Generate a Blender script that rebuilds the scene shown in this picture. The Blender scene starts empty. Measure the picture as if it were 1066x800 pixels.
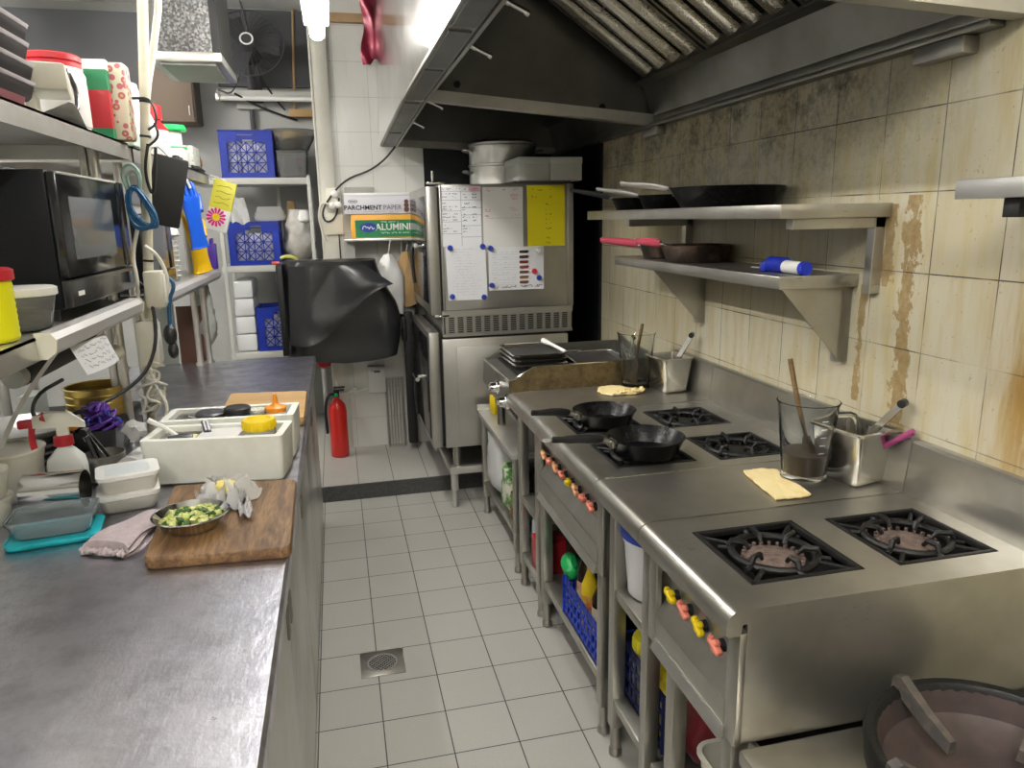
import bpy, bmesh, math, random
from mathutils import Vector, Matrix
S = bpy.context.scene
COL = S.collection
PI = math.pi
rnd = random.Random(7)
V = Vector

# ------------------------------------------------------------------ materials
MATS = {}
def _new(name):
    m = bpy.data.materials.new(name); m.use_nodes = True
    nt = m.node_tree; b = nt.nodes['Principled BSDF']
    MATS[name] = m
    return m, nt, b
def _n(nt, t, **k):
    n = nt.nodes.new(t)
    for a, v in k.items():
        if a in n.inputs: n.inputs[a].default_value = v
        else: setattr(n, a, v)
    return n
def _math(nt, op, a, b=None, c=None, clamp=False):
    n = nt.nodes.new('ShaderNodeMath'); n.operation = op; n.use_clamp = clamp
    for i, x in enumerate((a, b, c)):
        if x is None: continue
        if isinstance(x, (int, float)): n.inputs[i].default_value = x
        else: nt.links.new(x, n.inputs[i])
    return n.outputs[0]
def _mix(nt, f, a, b):
    n = nt.nodes.new('ShaderNodeMix'); n.data_type = 'RGBA'
    for i, x in ((0, f), (6, a), (7, b)):
        if isinstance(x, (int, float)): n.inputs[i].default_value = x
        elif isinstance(x, tuple): n.inputs[i].default_value = (*x[:3], 1)
        else: nt.links.new(x, n.inputs[i])
    return n.outputs[2]
def _coord(nt, scale=(1, 1, 1)):
    tc = nt.nodes.new('ShaderNodeTexCoord'); mp = nt.nodes.new('ShaderNodeMapping')
    mp.inputs['Scale'].default_value = scale
    nt.links.new(tc.outputs['Object'], mp.inputs['Vector'])
    return mp.outputs['Vector']
def _noise(nt, vec, scale, detail=3, rough=.55, dist=0):
    n = _n(nt, 'ShaderNodeTexNoise', Scale=scale, Detail=detail, Roughness=rough, Distortion=dist)
    nt.links.new(vec, n.inputs['Vector'])
    return n.outputs['Fac']
def _ramp(nt, f, lo, hi):
    n = nt.nodes.new('ShaderNodeMapRange'); n.inputs[1].default_value = lo; n.inputs[2].default_value = hi
    n.clamp = True
    nt.links.new(f, n.inputs[0]); return n.outputs[0]
def _bump(nt, b, h, strength, dist=.002):
    n = nt.nodes.new('ShaderNodeBump'); n.inputs['Strength'].default_value = strength; n.inputs['Distance'].default_value = dist
    nt.links.new(h, n.inputs['Height']); nt.links.new(n.outputs[0], b.inputs['Normal'])

def mat(name, col, rough=.5, metal=0, col2=None, ns=8, stretch=(1, 1, 1), lo=.35, hi=.65, bump=0, bs=60, trans=0, ior=1.45,
        emit=0, coat=0, alpha=1, sss=0, rvar=0, spec=.5):
    if name in MATS: return MATS[name]
    m, nt, b = _new(name)
    b.inputs['Base Color'].default_value = (*col, 1)
    b.inputs['Roughness'].default_value = rough; b.inputs['Metallic'].default_value = metal
    b.inputs['Transmission Weight'].default_value = trans; b.inputs['IOR'].default_value = ior
    b.inputs['Coat Weight'].default_value = coat; b.inputs['Coat Roughness'].default_value = .1
    b.inputs['Alpha'].default_value = alpha; b.inputs['Specular IOR Level'].default_value = spec
    if sss:
        b.inputs['Subsurface Weight'].default_value = sss; b.inputs['Subsurface Radius'].default_value = (.02, .015, .01)
    if emit:
        b.inputs['Emission Color'].default_value = (*col, 1); b.inputs['Emission Strength'].default_value = emit
    v = _coord(nt, stretch)
    if col2 is not None:
        f = _ramp(nt, _noise(nt, v, ns, 5, .6), lo, hi)
        nt.links.new(_mix(nt, f, col, col2), b.inputs['Base Color'])
    if rvar:
        f = _noise(nt, v, ns * 1.7 + 3, 4)
        nt.links.new(_math(nt, 'MULTIPLY_ADD', f, rvar, rough - rvar / 2), b.inputs['Roughness'])
    if bump: _bump(nt, b, _noise(nt, v, bs, 4), bump)
    return m

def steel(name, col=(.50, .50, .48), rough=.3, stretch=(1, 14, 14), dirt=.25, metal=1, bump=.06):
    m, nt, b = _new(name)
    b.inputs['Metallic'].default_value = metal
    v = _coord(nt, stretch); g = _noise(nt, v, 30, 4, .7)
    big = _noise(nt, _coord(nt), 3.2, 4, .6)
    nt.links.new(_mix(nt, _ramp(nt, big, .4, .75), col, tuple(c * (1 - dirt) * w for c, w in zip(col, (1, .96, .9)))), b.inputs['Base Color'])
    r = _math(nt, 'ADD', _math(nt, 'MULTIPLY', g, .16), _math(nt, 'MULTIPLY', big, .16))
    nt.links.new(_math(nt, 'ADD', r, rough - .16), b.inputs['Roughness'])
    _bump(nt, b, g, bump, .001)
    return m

steel('steel', (.66, .655, .63), .34, metal=.85)
steel('steel_range', (.47, .46, .42), .32, dirt=.32, metal=.90)
steel('steel_dark', (.30, .295, .27), .38, dirt=.35)
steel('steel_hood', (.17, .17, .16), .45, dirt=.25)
steel('steel_polished', (.72, .72, .72), .17, stretch=(14, 14, 2), dirt=.10)
steel('steel_oven', (.46, .455, .43), .34, stretch=(3, 3, 14), dirt=.15, metal=.9)
steel('chrome', (.75, .75, .74), .12, dirt=.1, bump=.02)
steel('baffle', (.80, .77, .68), .26, dirt=.35)
mat('cast_iron', (.009, .009, .009), .5, .3, (.030, .026, .022), ns=30, lo=.55, hi=.85, bump=.4, bs=160)
mat('iron_grey', (.10, .095, .09), .5, .5, (.22, .17, .14), ns=40, lo=.45, hi=.8, bump=.4, bs=120)
mat('burner_rust', (.20, .15, .13), .7, .3, (.09, .06, .05), ns=50, bump=.4, bs=140)
mat('black_gloss', (.008, .008, .009), .18, 0, coat=.3)
mat('black_plastic', (.012, .012, .013), .45)
mat('black_matte', (.006, .006, .006), .7)
mat('pan_black', (.004, .004, .0045), .27, 0, (.010, .010, .011), ns=40, lo=.5, hi=.7, bump=.12, bs=200, spec=.2)
mat('pan_used', (.05, .035, .028), .42, .5, (.22, .14, .10), ns=14, lo=.45, hi=.7, bump=.2, bs=90)
mat('white_plastic', (.80, .80, .77), .4)
mat('white_gloss', (.85, .85, .84), .2)
mat('cream_plastic', (.74, .72, .62), .45, 0, (.66, .63, .52), ns=5)
mat('grey_plastic', (.42, .42, .39), .5)
mat('red_plastic', (.48, .02, .03), .35)
mat('red_paint', (.60, .02, .015), .28, 0, coat=.4)
mat('yellow_plastic', (.85, .62, .01), .38)
mat('yellow_paper', (.72, .62, .005), .6)
mat('blue_plastic', (.010, .03, .42), .38)
mat('crate_blue', (.006, .022, .27), .42, 0, (.009, .034, .36), ns=6)
mat('crate_navy', (.010, .018, .09), .5)
mat('orange_plastic', (.85, .30, .02), .4)
mat('green_plastic', (.01, .42, .10), .4)
mat('green_dark', (.015, .20, .08), .5)
mat('pink_plastic', (.72, .10, .16), .4)
mat('magenta', (.70, .02, .25), .5)
mat('purple', (.10, .03, .30), .6)
mat('turquoise', (.02, .50, .60), .3)
mat('paper', (.66, .67, .69), .7)
mat('paper_warm', (.62, .61, .58), .7)
mat('ink', (.02, .02, .03), .7)
mat('ink_red', (.50, .05, .06), .7)
mat('ink_blue', (.03, .06, .35), .6)
mat('card_white', (.84, .84, .80), .6, 0, (.76, .76, .71), ns=4)
mat('cardboard', (.38, .25, .13), .75, 0, (.30, .19, .10), ns=8)
mat('brown_panel', (.14, .065, .045), .55)
mat('maroon', (.16, .012, .018), .5)
mat('styro', (.80, .81, .76), .75, 0, (.74, .75, .69), ns=20, bump=.15, bs=300, sss=.0)
mat('glass', (.95, .97, .96), .04, trans=1, ior=1.3)
mat('clear_plastic', (.92, .93, .92), .12, trans=.82, ior=1.12, spec=.8)
mat('clear_blue', (.82, .96, 1.0), .10, trans=.84, ior=1.15, spec=.8)
mat('smoke_plastic', (.05, .05, .055), .15, trans=.3)
mat('film', (.86, .87, .88), .14, trans=.45, ior=1.1, bump=.6, bs=40, spec=1)
mat('brown_liquid', (.16, .085, .055), .4)
mat('wood_spat', (.22, .14, .06), .55, 0, (.14, .085, .035), ns=20, stretch=(1, 1, 6))
mat('flatbread', (.80, .66, .34), .75, 0, (.70, .50, .20), ns=16, lo=.5, hi=.8, bump=.5, bs=50)
mat('rubber_blue', (.01, .10, .62), .35)
mat('rubber_yellow', (.85, .52, .01), .4)
mat('brass', (.62, .46, .14), .28, 1)
mat('towel', (.52, .44, .46), .9, 0, (.44, .37, .39), ns=60, bump=1, bs=200)
mat('bag_black', (.016, .017, .019), .30, 0, bump=.9, bs=14, coat=.2)
mat('foil_red', (.20, .004, .025), .28, .3, (.10, .003, .015), ns=9, bump=.5, bs=20)
mat('cloth_white', (.78, .78, .76), .8, bump=.3, bs=25)
mat('paper_brown', (.42, .28, .13), .75, 0, (.36, .23, .10), ns=6, bump=.3, bs=18)
mat('cable_black', (.012, .012, .012), .5)
mat('cable_white', (.66, .64, .57), .5)
mat('cable_blue', (.02, .10, .22), .45)
mat('cable_green', (.30, .45, .40), .5)
mat('pvc', (.60, .58, .46), .45, 0, (.52, .49, .36), ns=4, stretch=(1, 1, 3))
mat('stone_dark', (.055, .055, .055), .55, 0, (.09, .09, .088), ns=60)
mat('wall_grey', (.44, .445, .43), .7, 0, (.38, .385, .37), ns=2)
mat('ceiling_paint', (.74, .74, .73), .8)
mat('column_paint', (.68, .67, .60), .6, 0, (.60, .58, .50), ns=5)
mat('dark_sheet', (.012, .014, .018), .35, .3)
mat('fan_dark', (.045, .045, .05), .5)
mat('bamboo', (.42, .27, .12), .6)
mat('basket_tan', (.62, .44, .16), .6)
mat('tube_glow', (1, .965, .91), .3, emit=46)
mat('tube_bright', (1, .965, .91), .3, emit=120)
mat('display', (.07, .085, .10), .2, 0, (.12, .12, .135), ns=6, coat=.3)
mat('basket_blue', (.012, .05, .52), .4)
mat('veg_green', (.42, .50, .10), .5, 0, (.62, .62, .30), ns=90, lo=.45, hi=.55)
mat('veg_dark', (.04, .10, .02), .5)
mat('butter', (.85, .72, .22), .5)
mat('steel_cooking', (.30, .29, .26), .4, .8)
mat('sauce_dark', (.02, .010, .006), .15)
mat('label_cream', (.72, .62, .42), .6)
mat('enamel_tray', (.035, .033, .032), .4)
mat('lilac_edge', (.62, .58, .62), .5)
mat('gunmetal', (.10, .10, .11), .4, .6)

def spangle():
    m, nt, b = _new('galvanised')
    v = _n(nt, 'ShaderNodeTexVoronoi', Scale=120); nt.links.new(_coord(nt), v.inputs['Vector'])
    nt.links.new(_mix(nt, _ramp(nt, v.outputs['Color'], .35, .9), (.06, .06, .06), (.24, .24, .235)), b.inputs['Base Color'])
    b.inputs['Roughness'].default_value = .5; b.inputs['Metallic'].default_value = .4
spangle()

def tile_nodes(nt, ax, step, off, w, wob=.0):
    """distance-to-joint mask for two axes of object space; returns joint mask (1 in the joint)"""
    tc = nt.nodes.new('ShaderNodeTexCoord'); sp = nt.nodes.new('ShaderNodeSeparateXYZ')
    nt.links.new(tc.outputs['Object'], sp.inputs[0])
    out = None; ids = []
    for a, o, st in zip(ax, off, step):
        if st is None: continue
        t = _math(nt, 'DIVIDE', _math(nt, 'SUBTRACT', sp.outputs[a], o), st)
        ids.append(_math(nt, 'FLOOR', t))
        fr = _math(nt, 'FRACT', t)
        d = _math(nt, 'MULTIPLY', _math(nt, 'MINIMUM', fr, _math(nt, 'SUBTRACT', 1.0, fr)), st)
        k = _math(nt, 'LESS_THAN', d, w)
        out = k if out is None else _math(nt, 'MAXIMUM', out, k)
    cid = None
    for i, f in enumerate(ids):
        x = _math(nt, 'MULTIPLY', f, 12.99 + 65.2 * i)
        cid = x if cid is None else _math(nt, 'ADD', cid, x)
    wn = nt.nodes.new('ShaderNodeTexWhiteNoise'); wn.noise_dimensions = '1D'; nt.links.new(cid, wn.inputs['W'])
    return out, wn.outputs['Value'], sp

def floor_mat(name, step, off):
    m, nt, b = _new(name)
    j, idv, sp = tile_nodes(nt, (0, 1), step, off, .0018)
    v = _coord(nt)
    sp1 = _ramp(nt, _noise(nt, v, 260, 2), .35, .75)
    base = _mix(nt, sp1, (.54, .53, .485), (.43, .42, .385))
    base = _mix(nt, _math(nt, 'MULTIPLY', idv, .55), base, (.46, .45, .41))
    blot = _ramp(nt, _noise(nt, v, 2.5, 4), .5, .8)
    base = _mix(nt, _math(nt, 'MULTIPLY', blot, .35), base, (.42, .40, .345))
    nt.links.new(_mix(nt, j, base, (.035, .042, .038)), b.inputs['Base Color'])
    b.inputs['Roughness'].default_value = .42
    _bump(nt, b, _math(nt, 'SUBTRACT', 1.0, j), .5, .001)
floor_mat('floor_tile', (.2, .2), (.047, 3.884))
floor_mat('platform_tile', (.2, None), (.041, 0))

def back_tile():
    m, nt, b = _new('back_tile')
    j, idv, sp = tile_nodes(nt, (0, 2), (.2, .2), (.06, .09), .0012)
    v = _coord(nt)
    base = _mix(nt, _math(nt, 'MULTIPLY', idv, .4), (.74, .735, .69), (.68, .675, .62))
    st = _ramp(nt, _noise(nt, _coord(nt, (6, 6, 1)), 4, 4), .55, .8)
    base = _mix(nt, _math(nt, 'MULTIPLY', st, .3), base, (.55, .50, .38))
    nt.links.new(_mix(nt, _math(nt, 'MULTIPLY', j, .7), base, (.34, .33, .28)), b.inputs['Base Color'])
    b.inputs['Roughness'].default_value = .25
back_tile()

def right_tile():
    m, nt, b = _new('right_tile')
    j, idv, sp = tile_nodes(nt, (1, 2), (.2, .2), (1.538, 1.01), .0016)
    Yc, Zc = sp.outputs[1], sp.outputs[2]
    v = _coord(nt)
    npl = _noise(nt, _coord(nt, (1, 1, .55)), 34, 7, .7); n1 = _noise(nt, v, 9, 6, .62); n2 = _noise(nt, v, 55, 4, .7); nz = _noise(nt, _coord(nt, (1, 7, 1)), 4, 5, .6)
    base = _mix(nt, idv, (.60, .56, .43), (.53, .48, .335))
    # yellow grease runs
    base = _mix(nt, _math(nt, 'MULTIPLY', _ramp(nt, nz, .44, .70), .75), base, (.50, .40, .17))
    def band(c, a, bb):  # 1 inside |c-a|<bb, soft
        return _math(nt, 'SUBTRACT', 1.0, _math(nt, 'DIVIDE', _math(nt, 'ABSOLUTE', _math(nt, 'SUBTRACT', c, a)), bb), clamp=True)
    # broad brown run at the near end of the wall
    f = _math(nt, 'MULTIPLY', band(Yc, 1.20, .17), _math(nt, 'MULTIPLY', band(Zc, 1.18, .42), 1.0))
    f = _math(nt, 'MULTIPLY', f, _ramp(nt, nz, .30, .60), clamp=True)
    base = _mix(nt, _math(nt, 'MULTIPLY', f, 1.5, clamp=True), base, (.36, .215, .06))
    # peeled glaze strips
    pa = _math(nt, 'MULTIPLY', band(Yc, 1.605, .075), _math(nt, 'GREATER_THAN', band(Zc, 1.30, .31), .02))
    pb = _math(nt, 'MULTIPLY', band(Yc, 1.685, .06), _math(nt, 'GREATER_THAN', band(Zc, 1.475, .11), .02))
    pe = _math(nt, 'ADD', _math(nt, 'MAXIMUM', pa, pb), _math(nt, 'MULTIPLY', npl, 1.9))
    pe2 = _math(nt, 'ADD', _math(nt, 'MULTIPLY', band(Yc, 1.765, .05), _math(nt, 'GREATER_THAN', band(Zc, 1.20, .17), .02)), _math(nt, 'MULTIPLY', npl, 1.9))
    pk = _math(nt, 'GREATER_THAN', _math(nt, 'MAXIMUM', pe, _math(nt, 'MULTIPLY', pe2, .97)), 1.62)
    base = _mix(nt, pk, base, _mix(nt, _ramp(nt, n2, .35, .65), (.30, .20, .085), (.40, .30, .15)))
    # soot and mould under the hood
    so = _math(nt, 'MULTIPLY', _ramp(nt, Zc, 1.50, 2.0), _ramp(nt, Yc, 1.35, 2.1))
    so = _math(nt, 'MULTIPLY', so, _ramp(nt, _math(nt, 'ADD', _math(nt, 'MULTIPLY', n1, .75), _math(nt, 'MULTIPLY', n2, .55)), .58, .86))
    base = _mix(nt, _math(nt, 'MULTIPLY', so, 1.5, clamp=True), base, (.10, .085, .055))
    spk = _math(nt, 'GREATER_THAN', _noise(nt, v, 85, 2), .70)
    base = _mix(nt, _math(nt, 'MULTIPLY', spk, .45), base, (.26, .19, .10))
    jn = _math(nt, 'MULTIPLY', j, _ramp(nt, _noise(nt, v, 6, 3), .30, .62))
    nt.links.new(_mix(nt, jn, base, (.07, .052, .035)), b.inputs['Base Color'])
    b.inputs['Roughness'].default_value = .38
    _bump(nt, b, _math(nt, 'SUBTRACT', _math(nt, 'SUBTRACT', 1.0, j), _math(nt, 'MULTIPLY', pk, .6)), .5, .0015)
right_tile()

def wood(name, a, bcol, c, scale, axis):
    m, nt, b = _new(name)
    st = [1.0, 1.0, 1.0]; st[axis] = .12
    v = _coord(nt, tuple(st))
    w = _noise(nt, v, scale, 6, .65, 1.2); w2 = _noise(nt, v, scale * 6, 3)
    base = _mix(nt, _ramp(nt, w, .40, .62), a, bcol)
    base = _mix(nt, _math(nt, 'MULTIPLY', _ramp(nt, w2, .45, .7), .6), base, c)
    nt.links.new(base, b.inputs['Base Color']); b.inputs['Roughness'].default_value = .5
    _bump(nt, b, w2, .12, .001)
wood('wood_board', (.27, .155, .066), (.11, .052, .020), (.06, .028, .012), 30, 1)
wood('wood_pale', (.58, .39, .19), (.48, .29, .12), (.40, .24, .10), 18, 0)

def counter_mat():
    m, nt, b = _new('steel_counter')
    b.inputs['Metallic'].default_value = 1
    v = _coord(nt)
    n1 = _noise(nt, v, 9, 7, .7); n2 = _noise(nt, v, 26, 5, .7); n3 = _noise(nt, _coord(nt, (1, .25, 1)), 60, 3, .7)
    nt.links.new(_mix(nt, _ramp(nt, n1, .42, .62), (.70, .70, .78), (.47, .47, .535)), b.inputs['Base Color'])
    r = _math(nt, 'ADD', _math(nt, 'MULTIPLY', n1, .16), _math(nt, 'MULTIPLY', n2, .10))
    nt.links.new(_math(nt, 'ADD', r, .18), b.inputs['Roughness'])
    h = _math(nt, 'ADD', _math(nt, 'MULTIPLY', n2, .6), _math(nt, 'MULTIPLY', n3, .3))
    _bump(nt, b, h, .45, .004)
counter_mat()
def griddle_guard():
    m, nt, b = _new('guard_rust')
    v = _coord(nt); n = _noise(nt, v, 22, 6, .7)
    nt.links.new(_mix(nt, _ramp(nt, n, .35, .65), (.19, .145, .065), (.075, .05, .022)), b.inputs['Base Color'])
    b.inputs['Metallic'].default_value = .5; b.inputs['Roughness'].default_value = .5
griddle_guard()
def pattern(name, a, bcol, scale, c=None):
    m, nt, b = _new(name)
    v = _n(nt, 'ShaderNodeTexVoronoi', Scale=scale); nt.links.new(_coord(nt), v.inputs['Vector'])
    k = _math(nt, 'LESS_THAN', v.outputs['Distance'], .42)
    base = _mix(nt, k, a, bcol)
    if c: base = _mix(nt, _math(nt, 'LESS_THAN', v.outputs['Distance'], .16), base, c)
    nt.links.new(base, b.inputs['Base Color']); b.inputs['Roughness'].default_value = .5
pattern('floral', (.70, .66, .50), (.55, .14, .16), 42, (.62, .55, .15))
pattern('packet_print', (.70, .72, .66), (.55, .60, .55), 60, (.62, .20, .18))

# ------------------------------------------------------------------ mesh builder
def TR(loc=(0, 0, 0), rz=0, rx=0, ry=0, s=1):
    return Matrix.Translation(loc) @ Matrix.Rotation(rz, 4, 'Z') @ Matrix.Rotation(ry, 4, 'Y') @ Matrix.Rotation(rx, 4, 'X') @ Matrix.Scale(s, 4)
class M:
    def __init__(s, T=None):
        s.bm = bmesh.new(); s.T = T or Matrix.Identity(4)
    def _fin(s, verts, T=None):
        X = s.T @ T if T is not None else s.T
        bmesh.ops.transform(s.bm, matrix=X, verts=verts)
    def box(s, x0, x1, y0, y1, z0, z1, bev=0, seg=2, T=None):
        r = bmesh.ops.create_cube(s.bm, size=1)
        vs = r['verts']
        bmesh.ops.scale(s.bm, vec=(x1 - x0, y1 - y0, z1 - z0), verts=vs)
        bmesh.ops.translate(s.bm, vec=((x0 + x1) / 2, (y0 + y1) / 2, (z0 + z1) / 2), verts=vs)
        if bev:
            es = list({e for v in vs for e in v.link_edges})
            g = bmesh.ops.bevel(s.bm, geom=es, offset=bev, segments=seg, profile=.5, affect='EDGES')
            vs = list({v for f in g['faces'] for v in f.verts} | {v for v in vs if v.is_valid})
        s._fin(vs, T); return s
    def loft(s, rings, close=True, cap0=True, cap1=True, T=None):
        R = [[s.bm.verts.new(p) for p in ring] for ring in rings]
        n = len(R[0])
        for a, b in zip(R, R[1:]):
            for i in range(n if close else n - 1):
                j = (i + 1) % n
                try: s.bm.faces.new((a[i], a[j], b[j], b[i]))
                except ValueError: pass
        if cap0: s.bm.faces.new(R[0][::-1])
        if cap1: s.bm.faces.new(R[-1])
        s._fin([v for r in R for v in r], T); return s
    def lathe(s, prof, c=(0, 0, 0), n=28, T=None, cap=True, sx=1, sy=1):
        rings = []
        for r, z in prof:
            r = max(r, 1e-4)
            rings.append([(c[0] + sx * r * math.cos(2 * PI * i / n), c[1] + sy * r * math.sin(2 * PI * i / n), c[2] + z) for i in range(n)])
        return s.loft(rings, True, cap, cap, T)
    def cyl(s, p0, p1, r0, r1=None, n=16, cap=True):
        r1 = r0 if r1 is None else r1
        p0, p1 = V(p0), V(p1); d = (p1 - p0).normalized()
        a = d.orthogonal().normalized(); b = d.cross(a)
        rings = [[p + r * (math.cos(2 * PI * i / n) * a + math.sin(2 * PI * i / n) * b) for i in range(n)] for p, r in ((p0, r0), (p1, r1))]
        return s.loft(rings, True, cap, cap)
    def tube(s, pts, r, n=8, smooth=0, closed=False, flat=1):
        P = [V(p) for p in pts]
        for _ in range(smooth):
            Q = []
            L = len(P)
            for i in range(L if closed else L - 1):
                a, b = P[i], P[(i + 1) % L]
                Q += [a * .75 + b * .25, a * .25 + b * .75]
            P = Q if closed else [P[0]] + Q + [P[-1]]
        rings = []; prev = None
        L = len(P)
        for i, p in enumerate(P):
            if closed: d = P[(i + 1) % L] - P[i - 1]
            else: d = P[min(i + 1, L - 1)] - P[max(i - 1, 0)]
            d = d.normalized() if d.length > 1e-9 else V((0, 0, 1))
            if prev is None: a = d.orthogonal().normalized()
            else:
                a = prev - d * prev.dot(d)
                a = a.normalized() if a.length > 1e-6 else d.orthogonal().normalized()
            prev = a; b = d.cross(a)
            rr = r[min(i, len(r) - 1)] if isinstance(r, (list, tuple)) else r
            rings.append([p + rr * (math.cos(2 * PI * k / n) * a + flat * math.sin(2 * PI * k / n) * b) for k in range(n)])
        if closed:
            return s.loft(rings + [rings[0]], True, False, False)
        return s.loft(rings)
    def prism(s, pts, axis, a, b, T=None):
        def mk(p, t):
            return {'X': (t, p[0], p[1]), 'Y': (p[0], t, p[1]), 'Z': (p[0], p[1], t)}[axis]
        return s.loft([[mk(p, a) for p in pts], [mk(p, b) for p in pts]], True, True, True, T)
    def grid(s, nu, nv, f, th=0, T=None):
        """surface f(u,v); th gives it thickness"""
        G = [[V(f(i / nu, j / nv)) for j in range(nv + 1)] for i in range(nu + 1)]
        def nrm(i, j):
            du = G[min(i + 1, nu)][j] - G[max(i - 1, 0)][j]; dv = G[i][min(j + 1, nv)] - G[i][max(j - 1, 0)]
            c = du.cross(dv); return c.normalized() if c.length > 1e-12 else V((0, 0, 1))
        A = [[s.bm.verts.new(G[i][j]) for j in range(nv + 1)] for i in range(nu + 1)]
        allv = [v for r in A for v in r]
        for i in range(nu):
            for j in range(nv):
                s.bm.faces.new((A[i][j], A[i + 1][j], A[i + 1][j + 1], A[i][j + 1]))
        if th:
            B = [[s.bm.verts.new(G[i][j] - nrm(i, j) * th) for j in range(nv + 1)] for i in range(nu + 1)]
            allv += [v for r in B for v in r]
            for i in range(nu):
                for j in range(nv):
                    s.bm.faces.new((B[i][j], B[i][j + 1], B[i + 1][j + 1], B[i + 1][j]))
            for i in range(nu):
                s.bm.faces.new((A[i][0], B[i][0], B[i + 1][0], A[i + 1][0])); s.bm.faces.new((A[i][nv], A[i + 1][nv], B[i + 1][nv], B[i][nv]))
            for j in range(nv):
                s.bm.faces.new((A[0][j], A[0][j + 1], B[0][j + 1], B[0][j])); s.bm.faces.new((A[nu][j], B[nu][j], B[nu][j + 1], A[nu][j + 1]))
        s._fin(allv, T); return s
    def blob(s, c, r, sub=2, sq=(1, 1, 1), jit=0, T=None):
        g = bmesh.ops.create_icosphere(s.bm, subdivisions=sub, radius=1)
        for v in g['verts']:
            k = r * (1 + (rnd.random() - .5) * jit)
            v.co = V((v.co.x * k * sq[0] + c[0], v.co.y * k * sq[1] + c[1], v.co.z * k * sq[2] + c[2]))
        s._fin(g['verts'], T); return s
    def text(s, body, size, T, ext=.0004, bold=0):
        cu = bpy.data.curves.new('t', 'FONT'); cu.body = body; cu.size = size; cu.extrude = ext; cu.offset = bold
        cu.align_x = 'CENTER'; cu.align_y = 'CENTER'; cu.resolution_u = 2
        o = bpy.data.objects.new('t', cu); COL.objects.link(o)
        dg = bpy.context.evaluated_depsgraph_get(); me = bpy.data.meshes.new_from_object(o.evaluated_get(dg))
        n0 = len(s.bm.verts); s.bm.from_mesh(me); s.bm.verts.ensure_lookup_table()
        s._fin(s.bm.verts[n0:], T)
        bpy.data.objects.remove(o); bpy.data.curves.remove(cu); bpy.data.meshes.remove(me)
        return s
    def rbox(s, x0, x1, y0, y1, z0, z1, rad, top=None, wall=0, n=5, lip=0):
        """rounded rectangular tub, open at the top when wall > 0; top = extra half-width at the rim"""
        t = top or 0
        def ring(g, z, r):
            P = []
            for cx, cy, a0 in ((x1 + g - r, y1 + g - r, 0), (x0 - g + r, y1 + g - r, PI / 2), (x0 - g + r, y0 - g + r, PI), (x1 + g - r, y0 - g + r, 1.5 * PI)):
                for k in range(n + 1):
                    a = a0 + PI / 2 * k / n
                    P.append((cx + r * math.cos(a), cy + r * math.sin(a), z))
            return P
        b = min(rad * .5, (z1 - z0) * .2)
        R = [ring(-b, z0, max(rad - b, .001)), ring(0, z0 + b, rad), ring(t, z1 - (.006 if lip else 0), rad)]
        if lip: R += [ring(t + lip, z1 - .006, rad + lip), ring(t + lip, z1, rad + lip)]
        if wall:
            R += [ring(t, z1, rad), ring(t - wall, z1, max(rad - wall, .001)), ring(-wall, z0 + b + wall, max(rad - wall, .001)), ring(-wall - b, z0 + wall, max(rad - wall - b, .0008))]
        elif not lip: R[-1] = ring(t, z1, rad)
        return s.loft(R)

def mk(name, m, material, parent=None, loc=None, smooth=True, ang=35):
    me = bpy.data.meshes.new(name)
    bmesh.ops.recalc_face_normals(m.bm, faces=m.bm.faces)
    o = bpy.data.objects.new(name, me)
    inv = None
    if parent is not None: inv = world(parent).inverted()
    elif loc is not None: inv = Matrix.Translation(loc).inverted()
    if inv is not None: bmesh.ops.transform(m.bm, matrix=inv, verts=m.bm.verts)
    m.bm.to_mesh(me); m.bm.free()
    if smooth:
        for p in me.polygons: p.use_smooth = True
        me.set_sharp_from_angle(angle=math.radians(ang))
    me.materials.append(MATS[material])
    COL.objects.link(o)
    if parent is not None: o.parent = parent
    elif loc is not None: o.location = loc
    return o
def world(o):
    Mx = Matrix.LocRotScale(o.location, o.rotation_euler, o.scale)
    return world(o.parent) @ Mx if o.parent else Mx
def thing(name, label, cat, loc=(0, 0, 0), group=None):
    o = bpy.data.objects.new(name, None); COL.objects.link(o)
    o.location = loc; o.empty_display_size = .05
    o['label'] = label; o['category'] = cat
    if group: o['group'] = group
    return o
def part(t, name, m, material, label=None, **k):
    o = mk(name, m, material, parent=t, **k)
    if label: o['label'] = label
    return o
def solo(name, label, cat, m, material, loc=(0, 0, 0), group=None, **k):
    o = mk(name, m, material, loc=loc, **k)
    o['label'] = label; o['category'] = cat
    if group: o['group'] = group
    return o
def struct(name, m, material, **k):
    o = mk(name, m, material, **k); o['kind'] = 'structure'; return o
def dup(root, loc, label=None, rz=None, group=None):
    r = root.copy(); COL.objects.link(r); r.location = loc
    if rz is not None: r.rotation_euler = (0, 0, rz)
    if label: r['label'] = label
    if group: r['group'] = group
    for ch in list(root.children):
        c = ch.copy(); COL.objects.link(c); c.parent = r
        for g in list(ch.children):
            d = g.copy(); COL.objects.link(d); d.parent = c
    return r
# ------------------------------------------------------------------ camera
cam = bpy.data.cameras.new('camera'); co = bpy.data.objects.new('camera', cam); COL.objects.link(co)
cam.sensor_fit = 'HORIZONTAL'; cam.sensor_width = 36; cam.lens = 36 * 760.3 / 1066; cam.clip_start = .05
def _cam():
    yaw, pit, rol = .230764, .224301, .0177205
    f = V((math.sin(yaw) * math.cos(pit), math.cos(yaw) * math.cos(pit), -math.sin(pit))); r = V((math.cos(yaw), -math.sin(yaw), 0))
    d = f.cross(r); c, s_ = math.cos(rol), math.sin(rol)
    rr = c * r + s_ * d; dd = -s_ * r + c * d
    m3 = Matrix((rr, -dd, -f)).transposed()
    co.matrix_world = Matrix.Translation((0, 0, 1.5655)) @ m3.to_4x4()
_cam(); S.camera = co
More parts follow.
